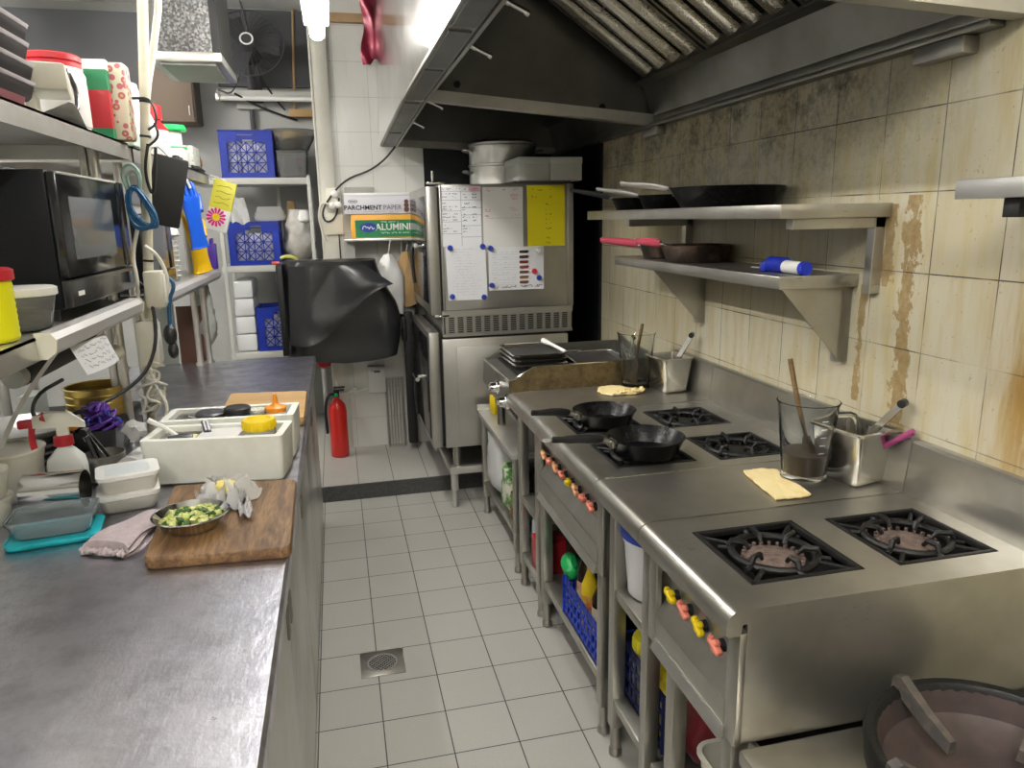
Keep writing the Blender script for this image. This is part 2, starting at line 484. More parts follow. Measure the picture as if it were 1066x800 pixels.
# ------------------------------------------------------------------ room
CZ = 3.0
struct('floor', M().box(-2.7, 1.55, -2.3, 5.85, -.1, 0), 'floor_tile', smooth=False)
struct('floor_platform', M().box(-2.6, 1.43, 4.062, 5.75, 0, .09), 'platform_tile', smooth=False)
struct('trim_1', M().box(-2.6, 1.43, 4.05, 4.062, 0, .0905), 'stone_dark')
struct('ceiling', M().box(-2.7, 1.55, -2.3, 5.85, CZ, CZ + .1), 'ceiling_paint', smooth=False)
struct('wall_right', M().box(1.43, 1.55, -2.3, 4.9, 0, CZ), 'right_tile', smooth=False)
struct('wall_back', M().box(-.06, 1.43, 4.77, 4.9, 0, CZ), 'back_tile', smooth=False)
struct('wall_alcove_side', M().box(-.06, .06, 4.9, 5.75, 0, CZ), 'wall_grey', smooth=False)
struct('wall_alcove', M().box(-2.7, 1.55, 5.75, 5.85, 0, CZ), 'wall_grey', smooth=False)
struct('wall_left', M().box(-2.7, -2.6, -2.3, 5.75, 0, CZ), 'wall_grey', smooth=False)
struct('wall_front', M().box(-2.6, 1.43, -2.3, -2.2, 0, CZ), 'wall_grey', smooth=False)
struct('trim_2', M().box(-.066, .03, 4.752, 4.77, .09, CZ, .004).box(-.075, -.06, 4.75, 4.90, .09, CZ, .003), 'column_paint')
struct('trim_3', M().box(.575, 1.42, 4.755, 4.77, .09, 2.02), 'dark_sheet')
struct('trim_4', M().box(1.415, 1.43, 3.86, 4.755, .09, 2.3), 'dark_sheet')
struct('alcove_panel', M().box(-.70, -.065, 5.725, 5.75, 2.50, CZ - .01).box(-.71, -.06, 5.715, 5.75, 2.49, 2.515), 'panel_dark', smooth=False) if mat('panel_dark', (.07, .073, .078), .7) else 0  # plain dark grey panel with a ledge, on the alcove wall behind the fan
struct('trim_6', M().box(-2.6, -1.17, 5.72, 5.75, 1.7, 2.94), 'board_grey', smooth=False) if mat('board_grey', (.17, .175, .19), .6) else 0  # flat dark grey board over the upper left of the alcove wall
struct('trim_5', M().box(.06, 1.0, 4.74, 4.77, 2.70, 2.75, .004), 'cardboard')
# ================================================================== extractor hood
FX = lambda z: (z - 1.5655) * .298 / .4545
A_, B_, C_ = (.309, 4.70, 2.000), (.311, 3.20, 2.045), (.326, 1.39, 2.062)      # outer lower edge, far / joint / near
ZR = 1.952; XR = 1.425
def slab(m, quad, th):
    q = [V(p) for p in quad]
    m.loft([q, [p + V((0, 0, th)) for p in q]])
hood = thing('extractor_hood', 'large stainless steel extractor hood with slatted filters hanging along the tiled wall', 'extractor hood', (.9, 3, 2))
m = M()
for a, b in ((A_, B_), (B_, C_)):
    m.loft([[a, (a[0] + .008, a[1], a[2]), (a[0] + .008, a[1], CZ), (a[0], a[1], CZ)], [(b[0], b[1] + .002, b[2]), (b[0] + .008, b[1] + .002, b[2]), (b[0] + .008, b[1] + .002, CZ), (b[0], b[1] + .002, CZ)]])
part(hood, 'front_panel', m, 'steel_polished', smooth=False)
# lower lip along the aisle
for (a, b, nm) in ((A_, B_, 0), (B_, C_, 1)):
    m = M(); w0 = .085
    slab(m, [a, (a[0] + w0, a[1], a[2] - .003), (b[0] + w0, b[1], b[2] - .003), b], .012)
    m.loft([[(a[0] + w0, a[1], a[2] - .012), (a[0] + w0 + .012, a[1], a[2] - .012), (a[0] + w0 + .012, a[1], a[2] + .02), (a[0] + w0, a[1], a[2] + .02)],
            [(b[0] + w0, b[1], b[2] - .012), (b[0] + w0 + .012, b[1], b[2] - .012), (b[0] + w0 + .012, b[1], b[2] + .02), (b[0] + w0, b[1], b[2] + .02)]])
    part(hood, 'lip', m, 'steel_dark')
# recessed strips in the lip
m = M()
def lerp(a, b, t): return tuple(p + (q - p) * t for p, q in zip(a, b))
for (a, b, t0, t1) in ((A_, B_, .02, .40), (A_, B_, .43, .97), (B_, C_, .02, .34), (B_, C_, .37, .62), (B_, C_, .65, .97)):
    p, q = lerp(a, b, t0), lerp(a, b, t1)
    slab(m, [(p[0] + .012, p[1], p[2] - .006), (p[0] + .075, p[1], p[2] - .008), (q[0] + .075, q[1], q[2] - .008), (q[0] + .012, q[1], q[2] - .006)], .006)
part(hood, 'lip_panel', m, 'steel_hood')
# cross beams: far end, joint of the two modules, near end
def beam(y, dz, w, zl, x0):
    m = M()
    zr = ZR
    m.loft([[(x0, y, zl), (x0, y + w, zl), (x0, y + w, zl + dz), (x0, y, zl + dz)], [(XR, y, zr), (XR, y + w, zr), (XR, y + w, zr + dz), (XR, y, zr + dz)]])
    return m
part(hood, 'cross_beam', beam(3.16, .045, .05, 2.042, .36), 'steel')
part(hood, 'cross_beam', beam(4.66, .04, .04, 2.0, .32), 'steel_dark')
part(hood, 'cross_beam', beam(1.33, .05, .05, 1.998, .34), 'steel')
for y, zl in ((3.205, 2.06), (4.69, 2.02), (1.335, 2.03)):
    m = M(); m.loft([[(.33, y, zl), (.33, y + .008, zl), (.33, y + .008, CZ), (.33, y, CZ)], [(XR, y, ZR + .02), (XR, y + .008, ZR + .02), (XR, y + .008, CZ), (XR, y, CZ)]])
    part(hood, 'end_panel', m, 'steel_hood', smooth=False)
# inner sloping front and ducts
m = M()
for y0, y1 in ((1.405, 3.20), (3.215, 4.69)):
    m.loft([[(.405, y0, 2.07), (.425, y0, 2.07), (.76, y0, 2.60), (.74, y0, 2.60)], [(.405, y1, 2.06), (.425, y1, 2.06), (.76, y1, 2.60), (.74, y1, 2.60)]])
    m.box(.74, 1.42, y0, y1, 2.60, 2.61)
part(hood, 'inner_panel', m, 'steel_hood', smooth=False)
# trough and wall flange
m = M()
for y0, y1 in ((1.405, 3.195), (3.215, 4.69)):
    m.prism([(1.36, 2.14), (1.372, 2.14), (1.425, 1.97), (1.412, 1.97)], 'Y', y0, y1)
    m.prism([(1.33, 2.13), (1.36, 2.115), (1.372, 2.14), (1.36, 2.155)], 'Y', y0, y1)
part(hood, 'grease_trough', m, 'steel_dark', smooth=False)
m = M().box(1.385, 1.428, 1.40, 4.69, 1.945, 1.962, .003).box(1.405, 1.428, 1.40, 4.69, 1.955, 2.0, .002)
part(hood, 'wall_flange', m, 'steel_dark')
# filters: frame plus round slats running up the slope
sl = V((-.40, 0, .27)).normalized(); L = .66; nn = V((-.27, 0, -.40)).normalized()
for y0, y1 in ((2.59, 3.13), (2.03, 2.57), (1.47, 2.01)):
    m = M(); o = V((1.355, 0, 2.145))
    def bar(ya, yb, s0, s1, d0, d1):
        R = []
        for s_ in (s0, s1):
            p = o + sl * s_
            R.append([p + nn * d0 + V((0, ya, 0)), p + nn * d1 + V((0, ya, 0)), p + nn * d1 + V((0, yb, 0)), p + nn * d0 + V((0, yb, 0))])
        m.loft(R)
    bar(y0, y0 + .015, 0, L, -.01, .012); bar(y1 - .015, y1, 0, L, -.01, .012); bar(y0, y1, -.005, .03, -.01, .010); bar(y0, y1, L - .03, L, -.01, .012)
    f = part(hood, 'baffle_filter', m, 'steel_dark', smooth=False)
    m = M(); n = 4; st = (y1 - y0 - .03) / n
    for i in range(n):
        yc = y0 + .015 + st * (i + .5)
        prof = [(-st * .30, .0), (-st * .27, .016), (-st * .12, .026), (st * .12, .026), (st * .27, .016), (st * .30, .0), (0, .004)]
        R = []
        for s_ in (.03, L - .03):
            p = o + sl * s_
            R.append([p + nn * d + V((0, yc + a, 0)) for a, d in prof])
        m.loft(R)
    part(f, 'slats', m, 'baffle')
    m = M(); p = o + sl * .36 + nn * .02
    yc = (y0 + y1) / 2
    m.tube([p + V((0, yc - .03, 0)), p + nn * .03 + V((0, yc - .03, 0)), p + nn * .03 + sl * .09 + V((0, yc - .03, 0)), p + sl * .09 + V((0, yc - .03, 0))], .004, 6, 1)
    part(f, 'handle', m, 'steel')
    m = M(); bar(y0 + .03, y1 - .03, .02, L - .02, -.012, -.008)
    part(f, 'mesh_back', m, 'black_matte', smooth=False)
for (x, y, z) in ((.47, 1.93, 2.075), (.47, 2.39, 2.066), (.47, 3.45, 2.06), (.47, 4.16, 2.06)):
    m = M().cyl((.43, y, z + .03), (.465, y, z + .012), .009).cyl((.465, y, z + .012), (.51, y, z - .008), .006).cyl((.505, y, z - .006), (.515, y, z - .011), .009)
    part(hood, 'pin', m, 'chrome')
for x, z in ((.54, 2.11), (1.18, 2.03)): part(hood, 'plug', M().cyl((x, 3.206, z), (x, 3.198, z), .014), 'black_matte')
for y, lab in ((1.54, 'grey steel box bracket on the tiled wall under the near corner of the hood'), (3.16, 'small grey steel box bracket on the wall under the hood joint')):
    solo('bracket_box', lab, 'bracket', M().box(1.385, 1.43, y - .075, y + .075, 1.906, 1.944, .004), 'steel_oven', (1.40, y, 1.9))

# ================================================================== cooking line
X0, XB, H = .655, 1.39, .85
def nose_prism(m, y0, y1, xe):
    P = [(xe, H), (X0 + .03, H)]
    for k in range(1, 7):
        a = PI / 2 * k / 6; P.append((X0 + .03 - .03 * math.sin(a), H - .03 + .03 * math.cos(a)))
    P += [(X0, .802), (X0 + .006, .797), (X0 + .03, .797), (X0 + .034, .82), (xe, .82)]
    m.prism(P, 'Y', y0, y1)
def top_mesh(y0, y1, holes):
    m = M(); g = .0015
    xs = sorted({.72, XB} | {h[0] for h in holes} | {h[1] for h in holes}); ys = sorted({y0 + g, y1 - g} | {h[2] for h in holes} | {h[3] for h in holes})
    nose_prism(m, y0 + g, y1 - g, .72)
    for a, b in zip(xs, xs[1:]):
        for c, d in zip(ys, ys[1:]):
            if any(h[0] <= a and b <= h[1] and h[2] <= c and d <= h[3] for h in holes): continue
            m.box(a, b, c, d, .82, H)
    bmesh.ops.remove_doubles(m.bm, verts=m.bm.verts, dist=1e-5)
    return m
def splash(m, y0, y1):
    m.prism([(XB, .82), (XB, H), (1.404, .985), (1.412, .992), (1.43, .992), (1.43, .82)], 'Y', y0 + .001, y1 - .001)
def leg(x, y, z1, z0=0):
    return M().box(x - .019, x + .019, y - .019, y + .019, z0 + .10, z1, .002).cyl((x, y, z0 + .022), (x, y, z0 + .11), .016).lathe([(.012, 0), (.02, .004), (.02, .02), (.016, .026)], (x, y, z0), 14)
def legs(t, y0, y1, z1, xs=(.71, 1.38)):
    for x in xs:
        for y in (y0, y1): part(t, 'leg', leg(x, y, z1), 'steel_range')
def shelf(t, y0, y1, z):
    part(t, 'shelf', M().box(.695, 1.40, y0, y1, z - .03, z, .003), 'steel_range')
def burner(t, x0, x1, y0, y1, rust):
    cx, cy = (x0 + x1) / 2, (y0 + y1) / 2
    m = M()
    m.box(x0 - .004, x1 + .004, y0 - .004, y1 + .004, .775, .78)
    for (a, b, c, d) in ((x0 - .004, x0, y0, y1), (x1, x1 + .004, y0, y1), (x0, x1, y0 - .004, y0), (x0, x1, y1, y1 + .004)): m.box(a, b, c, d, .775, .846)
    tr = part(t, 'drip_tray', m, 'black_matte', smooth=False)
    m = M(); w = .014
    for (a, b, c, d) in ((x0, x0 + w, y0, y1), (x1 - w, x1, y0, y1), (x0, x1, y0, y0 + w), (x0, x1, y1 - w, y1)): m.box(a + .001, b - .001, c + .001, d - .001, .836, .852, .003)
    r = .088
    m.tube([(cx + r * math.cos(a), cy + r * math.sin(a), .843) for a in [2 * PI * k / 28 for k in range(28)]], .0085, 8, closed=True)
    for k in range(6):
        a = PI / 6 + k * PI / 3
        e = lambda rr, z: (cx + rr * math.cos(a), cy + rr * math.sin(a), z)
        m.tube([e(.050, .846), e(.060, .860), e(.088, .862), e(.094, .848)], [.005, .006, .007, .006], 6)
        m.tube([e(.09, .843), e(.116, .842)], .006, 6)
    for sx in (-1, 1):
        for sy in (-1, 1):
            m.tube([(cx + sx * .062, cy + sy * .062, .842), (cx + sx * ((x1 - x0) / 2 - .008), cy + sy * ((y1 - y0) / 2 - .008), .842)], .0055, 6)
    part(t, 'grate', m, 'cast_iron')
    m = M().lathe([(.03, .78), (.045, .80), (.062, .815), (.066, .828), (.058, .834), (.03, .838), (.001, .838)], (cx, cy, 0), 28)
    for k in range(22):
        a = 2 * PI * k / 22
        m.box(-.004, .004, -.003, .003, .824, .840, 0, T=TR((cx + .062 * math.cos(a), cy + .062 * math.sin(a), 0), a))
    part(t, 'burner', m, rust)
def knob_at(t, x, y, z, colr, rot):
    m = M().cyl((x, y, z), (x - .006, y, z), .014, .013).cyl((x - .006, y, z), (x - .012, y, z), .013)
    k = part(t, 'control_knob', m, 'black_plastic')
    T = TR((x - .018, y, z)) @ Matrix.Rotation(rot, 4, 'X')
    m = M(); m.box(-.009, .008, -.022, .022, -.0065, .0065, .005, 3, T=T); m.box(-.007, .008, -.008, .008, -.015, .015, .005, 3, T=T); m.box(-.008, .004, .014, .024, -.010, .010, .004, 2, T=T)
    part(k, 'grip', m, colr, label={'yellow_plastic': 'worn yellow knob grip', 'knob_pink': 'worn salmon pink knob grip', 'knob_peach': 'peach knob grip'}[colr])
mat('knob_pink', (.85, .26, .18), .45); mat('knob_peach', (.85, .42, .22), .45)
def range_unit(label, y0, y1, holes, knobs, rust, zb):
    t = thing('gas_range', label, 'stove', (1.0, (y0 + y1) / 2, 0))
    m = top_mesh(y0, y1, holes); splash(m, y0, y1)
    part(t, 'cooktop', m, 'steel_range', ang=25)
    # body: side sheets, back, floor and a framed control panel
    m = M().box(.70, 1.42, y0 + .004, y0 + .012, zb, .819).box(.70, 1.42, y1 - .012, y1 - .004, zb, .819).box(1.39, 1.42, y0 + .012, y1 - .012, zb, .819).box(.72, 1.39, y0 + .012, y1 - .012, zb, zb + .01)
    part(t, 'body', m, 'steel_range', smooth=False)
    m = M().box(.685, .70, y0 + .003, y0 + .045, zb - .005, .80, .002).box(.685, .70, y1 - .045, y1 - .003, zb - .005, .80, .002).box(.687, .70, y0 + .045, y1 - .045, .775, .80, .002)
    part(t, 'frame', m, 'steel_range')
    m = M().box(.712, .72, y0 + .012, y1 - .012, .64, .79)
    m.prism([(.713, .676), (.718, .676), (.690, .628), (.684, .632)], 'Y', y0 + .045, y1 - .045)
    m.box(.685, .70, y0 + .045, y1 - .045, zb + .012, .628, .002)
    part(t, 'control_panel', m, 'steel_range', smooth=False)
    part(t, 'lower_rail', M().prism([(.672, zb - .012), (.70, zb - .012), (.70, zb + .01), (.682, zb + .012)], 'Y', y0 + .045, y1 - .045), 'steel')
    for y, c, r in knobs: knob_at(t, .712, y, .712, c, r)
    for y, c, r in knobs: part(t, 'knob_mark', M().box(.7105, .7125, y - .004, y + .004, .752, .768), 'ink', smooth=False)
    for h in holes: burner(t, h[0], h[1], h[2], h[3], rust)
    return t
Yl, Pk, Pc = 'yellow_plastic', 'knob_pink', 'knob_peach'
r1 = range_unit('long four-burner stainless steel gas range with two frying pans on it', 1.822, 2.535,
    [(.748, 1.003, 2.245, 2.497), (.752, 1.006, 1.885, 2.125), (1.070, 1.312, 2.222, 2.452), (1.074, 1.315, 1.872, 2.108)],
    [(2.462 - .073 * i, (Pc, Pk, Pc, Pk, Yl, Pc, Pk, Pk)[i], (.4, -.3, .6, .1, -.4, .5, -.2, .3)[i]) for i in range(8)], 'cast_iron', .55)
legs(r1, 1.86, 2.49, .55); shelf(r1, 1.84, 2.515, .20)
r2 = range_unit('near two-burner stainless steel gas range with four knobs, nothing on its grates', 1.09, 1.505,
    [(.754, 1.014, 1.172, 1.430), (1.091, 1.340, 1.166, 1.415)], [(1.401, Yl, .3), (1.336, Pk, .5), (1.268, Yl, .6), (1.195, Pk, .35)], 'burner_rust', .56)
legs(r2, 1.13, 1.385, .56); shelf(r2, 1.11, 1.485, .20)
for nm, lab, y0, y1, zz in (('work_table', 'flat steel filler table with jug and yellow flatbread between the two ranges', 1.505, 1.822, (.55, .20)),
                            ('work_table', 'flat steel filler table between the long range and the griddle', 2.535, 2.895, (.42, .16))):
    t = thing(nm, lab, 'table', (1.0, (y0 + y1) / 2, 0))
    m = top_mesh(y0, y1, []); splash(m, y0, y1)
    part(t, 'tabletop', m, 'steel_range', ang=25)
    for ys in (y0 + .002, y1 - .005): part(t, 'seam_highlight', M().box(.69, 1.388, ys, ys + .003, .8495, .8512), 'chrome', smooth=False)  # added bright strips imitating the edge highlight along the unit seams
    legs(t, y0 + .03, y1 - .06, .819)
    for z in zz: shelf(t, y0 + .055 - .03, y1 - .085 + .03, z)

# lower stove for the wok in front
ws = thing('wok_stove', 'low stainless steel wok stove in the near right corner', 'stove', (1.06, .6, 0))
part(ws, 'stove_top', M().box(.69, 1.425, .10, 1.085, .525, .558, .006), 'steel_range')
part(ws, 'body', M().box(.86, 1.42, .12, 1.07, .12, .524, .004), 'steel_range')
for x in (.72, 1.39):
    for y in (.14, 1.05): part(ws, 'leg', leg(x, y, .525), 'steel_range')
wr = thing('wok_ring', 'heavy dark cast iron wok ring with raised arms on the low stove', 'wok ring', (1.05, .845, .558))
c = (1.05, .845, .558)
part(wr, 'rim', M().lathe([(.185, .002), (.200, .0), (.218, .05), (.222, .092), (.217, .102), (.204, .100), (.198, .092), (.192, .05), (.18, .010)], c, 56, cap=False), 'cast_iron')
bm_ = M(); bm_.lathe([(.198, .088), (.186, .045), (.145, .012), (.08, .004), (.001, .004)][::-1], (c[0], c[1], c[2] + .002), 48, cap=False)
part(wr, 'bowl', bm_, 'wok_bowl') if mat('wok_bowl', (.085, .060, .055), .5, .2, (.05, .038, .036), ns=10, bump=.2) else 0
for a in (math.radians(99), math.radians(176), math.radians(26), math.radians(250), math.radians(318)):
    d = V((math.cos(a), math.sin(a), 0)); q = V((-d.y, d.x, 0)); c0 = V(c)
    R = []
    for rr, zt, zb2, w in ((.222, .118, .09, .013), (.205, .125, .09, .014), (.145, .085, .055, .012), (.095, .060, .036, .010)):
        p = c0 + d * rr
        R.append([p - q * w + V((0, 0, zb2)), p + q * w + V((0, 0, zb2)), p + q * w * .7 + V((0, 0, zt)), p - q * w * .7 + V((0, 0, zt))])
    part(wr, 'arm', M().loft(R), 'iron_grey')

# ------------------------------------------------------------------ griddle on its low table
lt = thing('low_table', 'low stainless steel table beside the ovens carrying the griddle', 'table', (1.0, 3.3, 0))
part(lt, 'tabletop', M().box(.675, 1.41, 2.915, 3.70, .545, .572, .004).box(.675, 1.41, 3.685, 3.70, .56, .60, .002), 'steel')
legs(lt, 2.95, 3.66, .545)
part(lt, 'shelf', M().box(.695, 1.40, 2.93, 3.68, .17, .19, .003), 'steel_range')
gr = thing('griddle', 'steel tabletop griddle with rusty side guard and two chrome knobs', 'griddle', (1.0, 3.17, .573))
m = M().prism([(.662, .79), (.672, .893), (1.36, .893), (1.36, .70), (.715, .70)], 'Y', 2.905, 3.44)
part(gr, 'body', m, 'steel_dark', ang=20)
m = M().box(.735, 1.33, 2.93, 3.42, .893, .899, .002)
part(gr, 'hotplate', m, 'cast_iron')
m = M()
P = [(.668, .85), (.668, .895), (.70, .905), (.715, .915), (.775, .952), (1.36, .952), (1.36, .85)]
m.prism(P, 'Y', 2.898, 2.908)
part(gr, 'side_guard', m, 'guard_rust', smooth=False)
m = M().prism(P, 'Y', 3.437, 3.445).box(1.352, 1.362, 2.908, 3.437, .85, .952)
part(gr, 'side_guard', m, 'steel_dark', smooth=False)
part(gr, 'rim', M().tube([(.668, 2.900, .898), (.666, 3.44, .898)], .006, 8).tube([(.668, 2.903, .898), (.70, 2.903, .908), (.716, 2.903, .918), (.775, 2.903, .954), (1.36, 2.903, .954)], .004, 6), 'chrome')
for y, z in ((3.105, .83), (2.93, .805)):
    m = M().cyl((.672, y, z), (.655, y, z), .034, .031, 20).cyl((.655, y, z), (.630, y, z), .024, .021, 20).box(.618, .64, y - .026, y + .026, z - .008, z + .008, .004)
    part(gr, 'control_knob', m, 'chrome')
for x in (.74, 1.32):
    for y in (2.96, 3.39): part(gr, 'foot', M().cyl((x, y, .573), (x, y, .701), .02), 'steel_dark')
solo('sponge', 'bright yellow sponge on the low table beyond the griddle', 'sponge', M().box(-.03, .03, -.035, .035, 0, .095, .006, T=TR((.765, 3.60, .573), .2)), 'yellow_plastic', (.765, 3.60, .573))
def grill_tray(loc, sx, sy, label, rz=0):
    t = thing('grill_tray', label, 'tray', loc, 'square trays resting on the griddle')
    T = TR(loc, rz)
    m = M(T); m.rbox(-sx / 2, sx / 2, -sy / 2, sy / 2, 0, .016, .02, .006, .003, 4)
    part(t, 'pan', m, 'enamel_tray')
    m = M(T); m.tube([(sx / 2 + .006, -sy / 2 + .02, .017), (sx / 2 + .006, sy / 2 - .02, .017), (sx / 2 - .014, sy / 2 + .006, .017), (-sx / 2 + .02, sy / 2 + .006, .017), (-sx / 2 - .006, sy / 2 - .02, .017), (-sx / 2 - .006, -sy / 2 + .02, .017), (-sx / 2 + .02, -sy / 2 - .006, .017), (sx / 2 - .02, -sy / 2 - .006, .017)], .0048, 6, closed=True)
    part(t, 'rim', m, 'chrome')
    t.rotation_euler = (0, 0, 0)
for i, lab in enumerate(('lowest black chrome-rimmed tray in the griddle stack', 'middle black chrome-rimmed tray in the griddle stack', 'top black chrome-rimmed tray in the griddle stack')):
    grill_tray((.868 + .003 * i, 3.275 + .012 * i, .900 + .019 * i), .235, .33, lab, .02 * (1 - i))
grill_tray((1.16, 3.20, .900), .24, .33, 'single black chrome-rimmed tray lying on the griddle near the jug', -.06)
t = thing('scraper', 'white-handled metal scraper lying across the griddle trays', 'scraper', (.99, 3.2, .945))
part(t, 'handle', M().tube([(.965, 3.42, .972), (.985, 3.30, .966), (1.0, 3.16, .958)], [.014, .013, .008], 8, 1), 'white_plastic')
part(t, 'blade', M().box(-.035, .035, -.09, 0, -.0015, .0015, .001, T=TR((1.002, 3.15, .956), .1, -.30 + .0)), 'steel')

# ------------------------------------------------------------------ frying pans
def fry_pan(name, label, c, R, dep, ang, L, body, hmat, up=.25, hr=.011, group=None, ringm=None):
    t = thing(name, label, 'pan', c, group)
    rb = R * .76
    m = M().lathe([(.001, 0), (rb, 0), (rb + .006, .004), (R - .004, dep - .004), (R, dep), (R - .003, dep + .001), (R - .007, dep - .004), (rb - .002, .006), (.001, .005)], c, 44)
    part(t, 'body', m, body)
    d = V((math.cos(ang), math.sin(ang), 0)); p = V(c) + V((0, 0, dep - .012))
    m = M().tube([p + d * (R - .012), p + d * (R + .03) + V((0, 0, .012 + up * .03))], [.010, .008], 8)
    m.box(-.012, .004, -.02, .02, -.012, .012, .003, T=TR(p + d * (R - .004), ang))
    part(t, 'rivet_plate', m, 'steel_dark')
    q0 = p + d * (R + .022) + V((0, 0, .012 + up * .022)); q = [q0, q0 + d * L * .35 + V((0, 0, up * L * .36 + .003)), q0 + d * L * .75 + V((0, 0, up * L * .75)), q0 + d * L + V((0, 0, up * L * .98))]
    h = part(t, 'handle', M().tube(q, [hr * .75, hr, hr * 1.15, hr * 1.1, hr, hr * .8], 10, 1, flat=1.35), hmat)
    if ringm:
        e = q[-1]
        part(h, 'hanging_loop', M().tube([e, e + d * .02 + V((-d.y, d.x, 0)) * .012, e + d * .035, e + d * .02 - V((-d.y, d.x, 0)) * .012], .0028, 6, 1, closed=True), ringm)
    return t
fry_pan('frying_pan', 'black frying pan on the far left burner, beside the flatbread', (.862, 2.290, .870), .110, .048, PI + .12, .135, 'pan_black', 'black_plastic', .10)
fry_pan('frying_pan', 'black frying pan on the near left burner of the long range', (.866, 1.950, .870), .118, .052, PI + .06, .155, 'pan_black', 'black_plastic', .10, ringm='steel')
# wall shelves
def wall_shelf(label, x0, y0, y1, zt, th, kind):
    t = thing('wall_shelf', label, 'shelf', (1.43, (y0 + y1) / 2, zt))
    part(t, 'board', M().box(x0, 1.43, y0, y1, zt - th, zt, .002), 'steel_range')
    for y in (y0 + .02, y1 - .36):
        if kind == 'tri':
            m = M().prism([(x0 + .02, zt - th), (1.428, zt - th), (1.428, zt - .255), (1.405, zt - .255)], 'Y', y, y + .004).box(1.395, 1.43, y, y + .03, zt - .255, zt - th)
        else:
            m = M().box(1.398, 1.43, y, y + .03, zt - .24, zt - th, .002).box(x0 + .05, 1.43, y, y + .03, zt - th - .028, zt - th, .002)
        part(t, 'bracket', m, 'steel_range', smooth=False)
    return t
wall_shelf('long upper stainless wall shelf carrying black frying pans', 1.10, 1.684, 3.16, 1.586, .036, 'bar')
wall_shelf('lower stainless wall shelf with triangular brackets and a pink-handled pan', 1.18, 1.79, 3.03, 1.394, .036, 'tri')
t = thing('wall_shelf', 'near stainless wall shelf cut off by the right edge, nothing visible on it', 'shelf', (1.43, .8, 1.62))
part(t, 'board', M().box(1.17, 1.43, .25, 1.218, 1.585, 1.621, .002), 'steel')
for y in (.35, 1.10): part(t, 'bracket', M().box(1.20, 1.43, y, y + .035, 1.55, 1.585, .002), 'black_plastic')
z = 1.586
fry_pan('frying_pan', 'largest black frying pan with silver handle on the upper wall shelf', (1.262, 2.245, z), .185, .064, math.radians(128), .19, 'pan_black', 'steel', .13, .010, 'pans on the upper wall shelf')
fry_pan('frying_pan', 'black frying pan behind the largest one on the upper wall shelf', (1.268, 2.665, z), .130, .052, math.radians(122), .21, 'pan_black', 'steel', .16, .009, 'pans on the upper wall shelf')
fry_pan('frying_pan', 'black frying pan with black handle at the far end of upper wall shelf', (1.272, 2.985, z), .12, .050, math.radians(126), .22, 'pan_black', 'black_plastic', .20, .009, 'pans on the upper wall shelf')
z = 1.394
fry_pan('frying_pan', 'brown burnt frying pan with pink handle on the lower wall shelf', (1.292, 2.50, z), .130, .062, math.radians(122), .11, 'pan_used', 'pink_plastic', .08, .013, 'pans on the lower wall shelf')
fry_pan('frying_pan', 'small burnt pan with pink handle at far end of lower wall shelf', (1.300, 2.80, z), .095, .052, math.radians(124), .19, 'pan_used', 'pink_plastic', .08, .013, 'pans on the lower wall shelf')
t = thing('tape_dispenser', 'blue plastic reel lying on the lower wall shelf', 'tape', (1.262, 1.925, z))
part(t, 'body', M().cyl((1.262, 1.89, z + .023), (1.262, 1.965, z + .023), .023, n=20).box(1.237, 1.287, 1.96, 1.99, z, z + .03, .006), 'blue_plastic')
part(t, 'cutter', M().box(1.247, 1.277, 1.99, 2.05, z + .006, z + .012, .002), 'steel')
t = thing('tape_roll', 'white roll with blue end cap beside the blue reel on lower shelf', 'roll', (1.262, 1.83, z))
part(t, 'roll', M().cyl((1.262, 1.808, z + .019), (1.262, 1.888, z + .019), .019, n=20), 'white_plastic')
part(t, 'end_cap', M().cyl((1.262, 1.792, z + .019), (1.262, 1.808, z + .019), .019, .020, 20), 'blue_plastic')

# ------------------------------------------------------------------ jugs, steel tubs, breads
def jug(label, c, R0, R1, h, hang, liquid, spat):
    t = thing('measuring_jug', label, 'jug', c)
    w = .004
    m = M().lathe([(.001, .012), (R0 * .9, .012), (R0 * .98, .006), (R0, 0), (R0 * 1.02, .004), (R0 * .97, .02), (R1, h - .008), (R1 + .004, h), (R1, h + .001), (R1 - w, h - .006), (R0 * .97 - w, .024), (.001, .018)], c, 40)
    part(t, 'jug_body', m, 'glass')
    d = V((math.cos(hang), math.sin(hang), 0)); p = V(c)
    m = M().tube([p + d * (R1 - .002) + V((0, 0, h * .84)), p + d * (R1 + .045) + V((0, 0, h * .86)), p + d * (R1 + .055) + V((0, 0, h * .55)), p + d * (R1 + .03) + V((0, 0, h * .30)), p + d * (R0 + .0) + V((0, 0, h * .27))], .0085, 10, 2)
    part(t, 'handle', m, 'glass')
    if liquid:
        rl = R0 * .97 - w + (R1 - R0) * liquid - .001
        m = M().lathe([(.001, .0195), (R0 * .96 - w - .0006, .024), (rl - .0008, h * liquid), (.001, h * liquid)], c, 36)
        part(t, 'sauce', m, 'brown_liquid', label='brown sauce in the jug')
    m = M()
    for k in range(5):
        zz = h * (.42 + .1 * k); rr = R0 + (R1 - R0) * zz / h + .0006
        a0 = hang - 1.2
        m.loft([[(c[0] + rr * math.cos(a0 + a), c[1] + rr * math.sin(a0 + a), c[2] + zz + dz) for a in (0, .08, .16, .24)] for dz in (0, .0022)], close=False, cap0=False, cap1=False)
    part(t, 'scale_marks', m, 'paper', smooth=False)
    return t
jug('clear jug with brown sauce and a wooden spatula on the filler table', (1.206, 1.662, .851), .060, .078, .222, math.radians(-28), .36, 1)
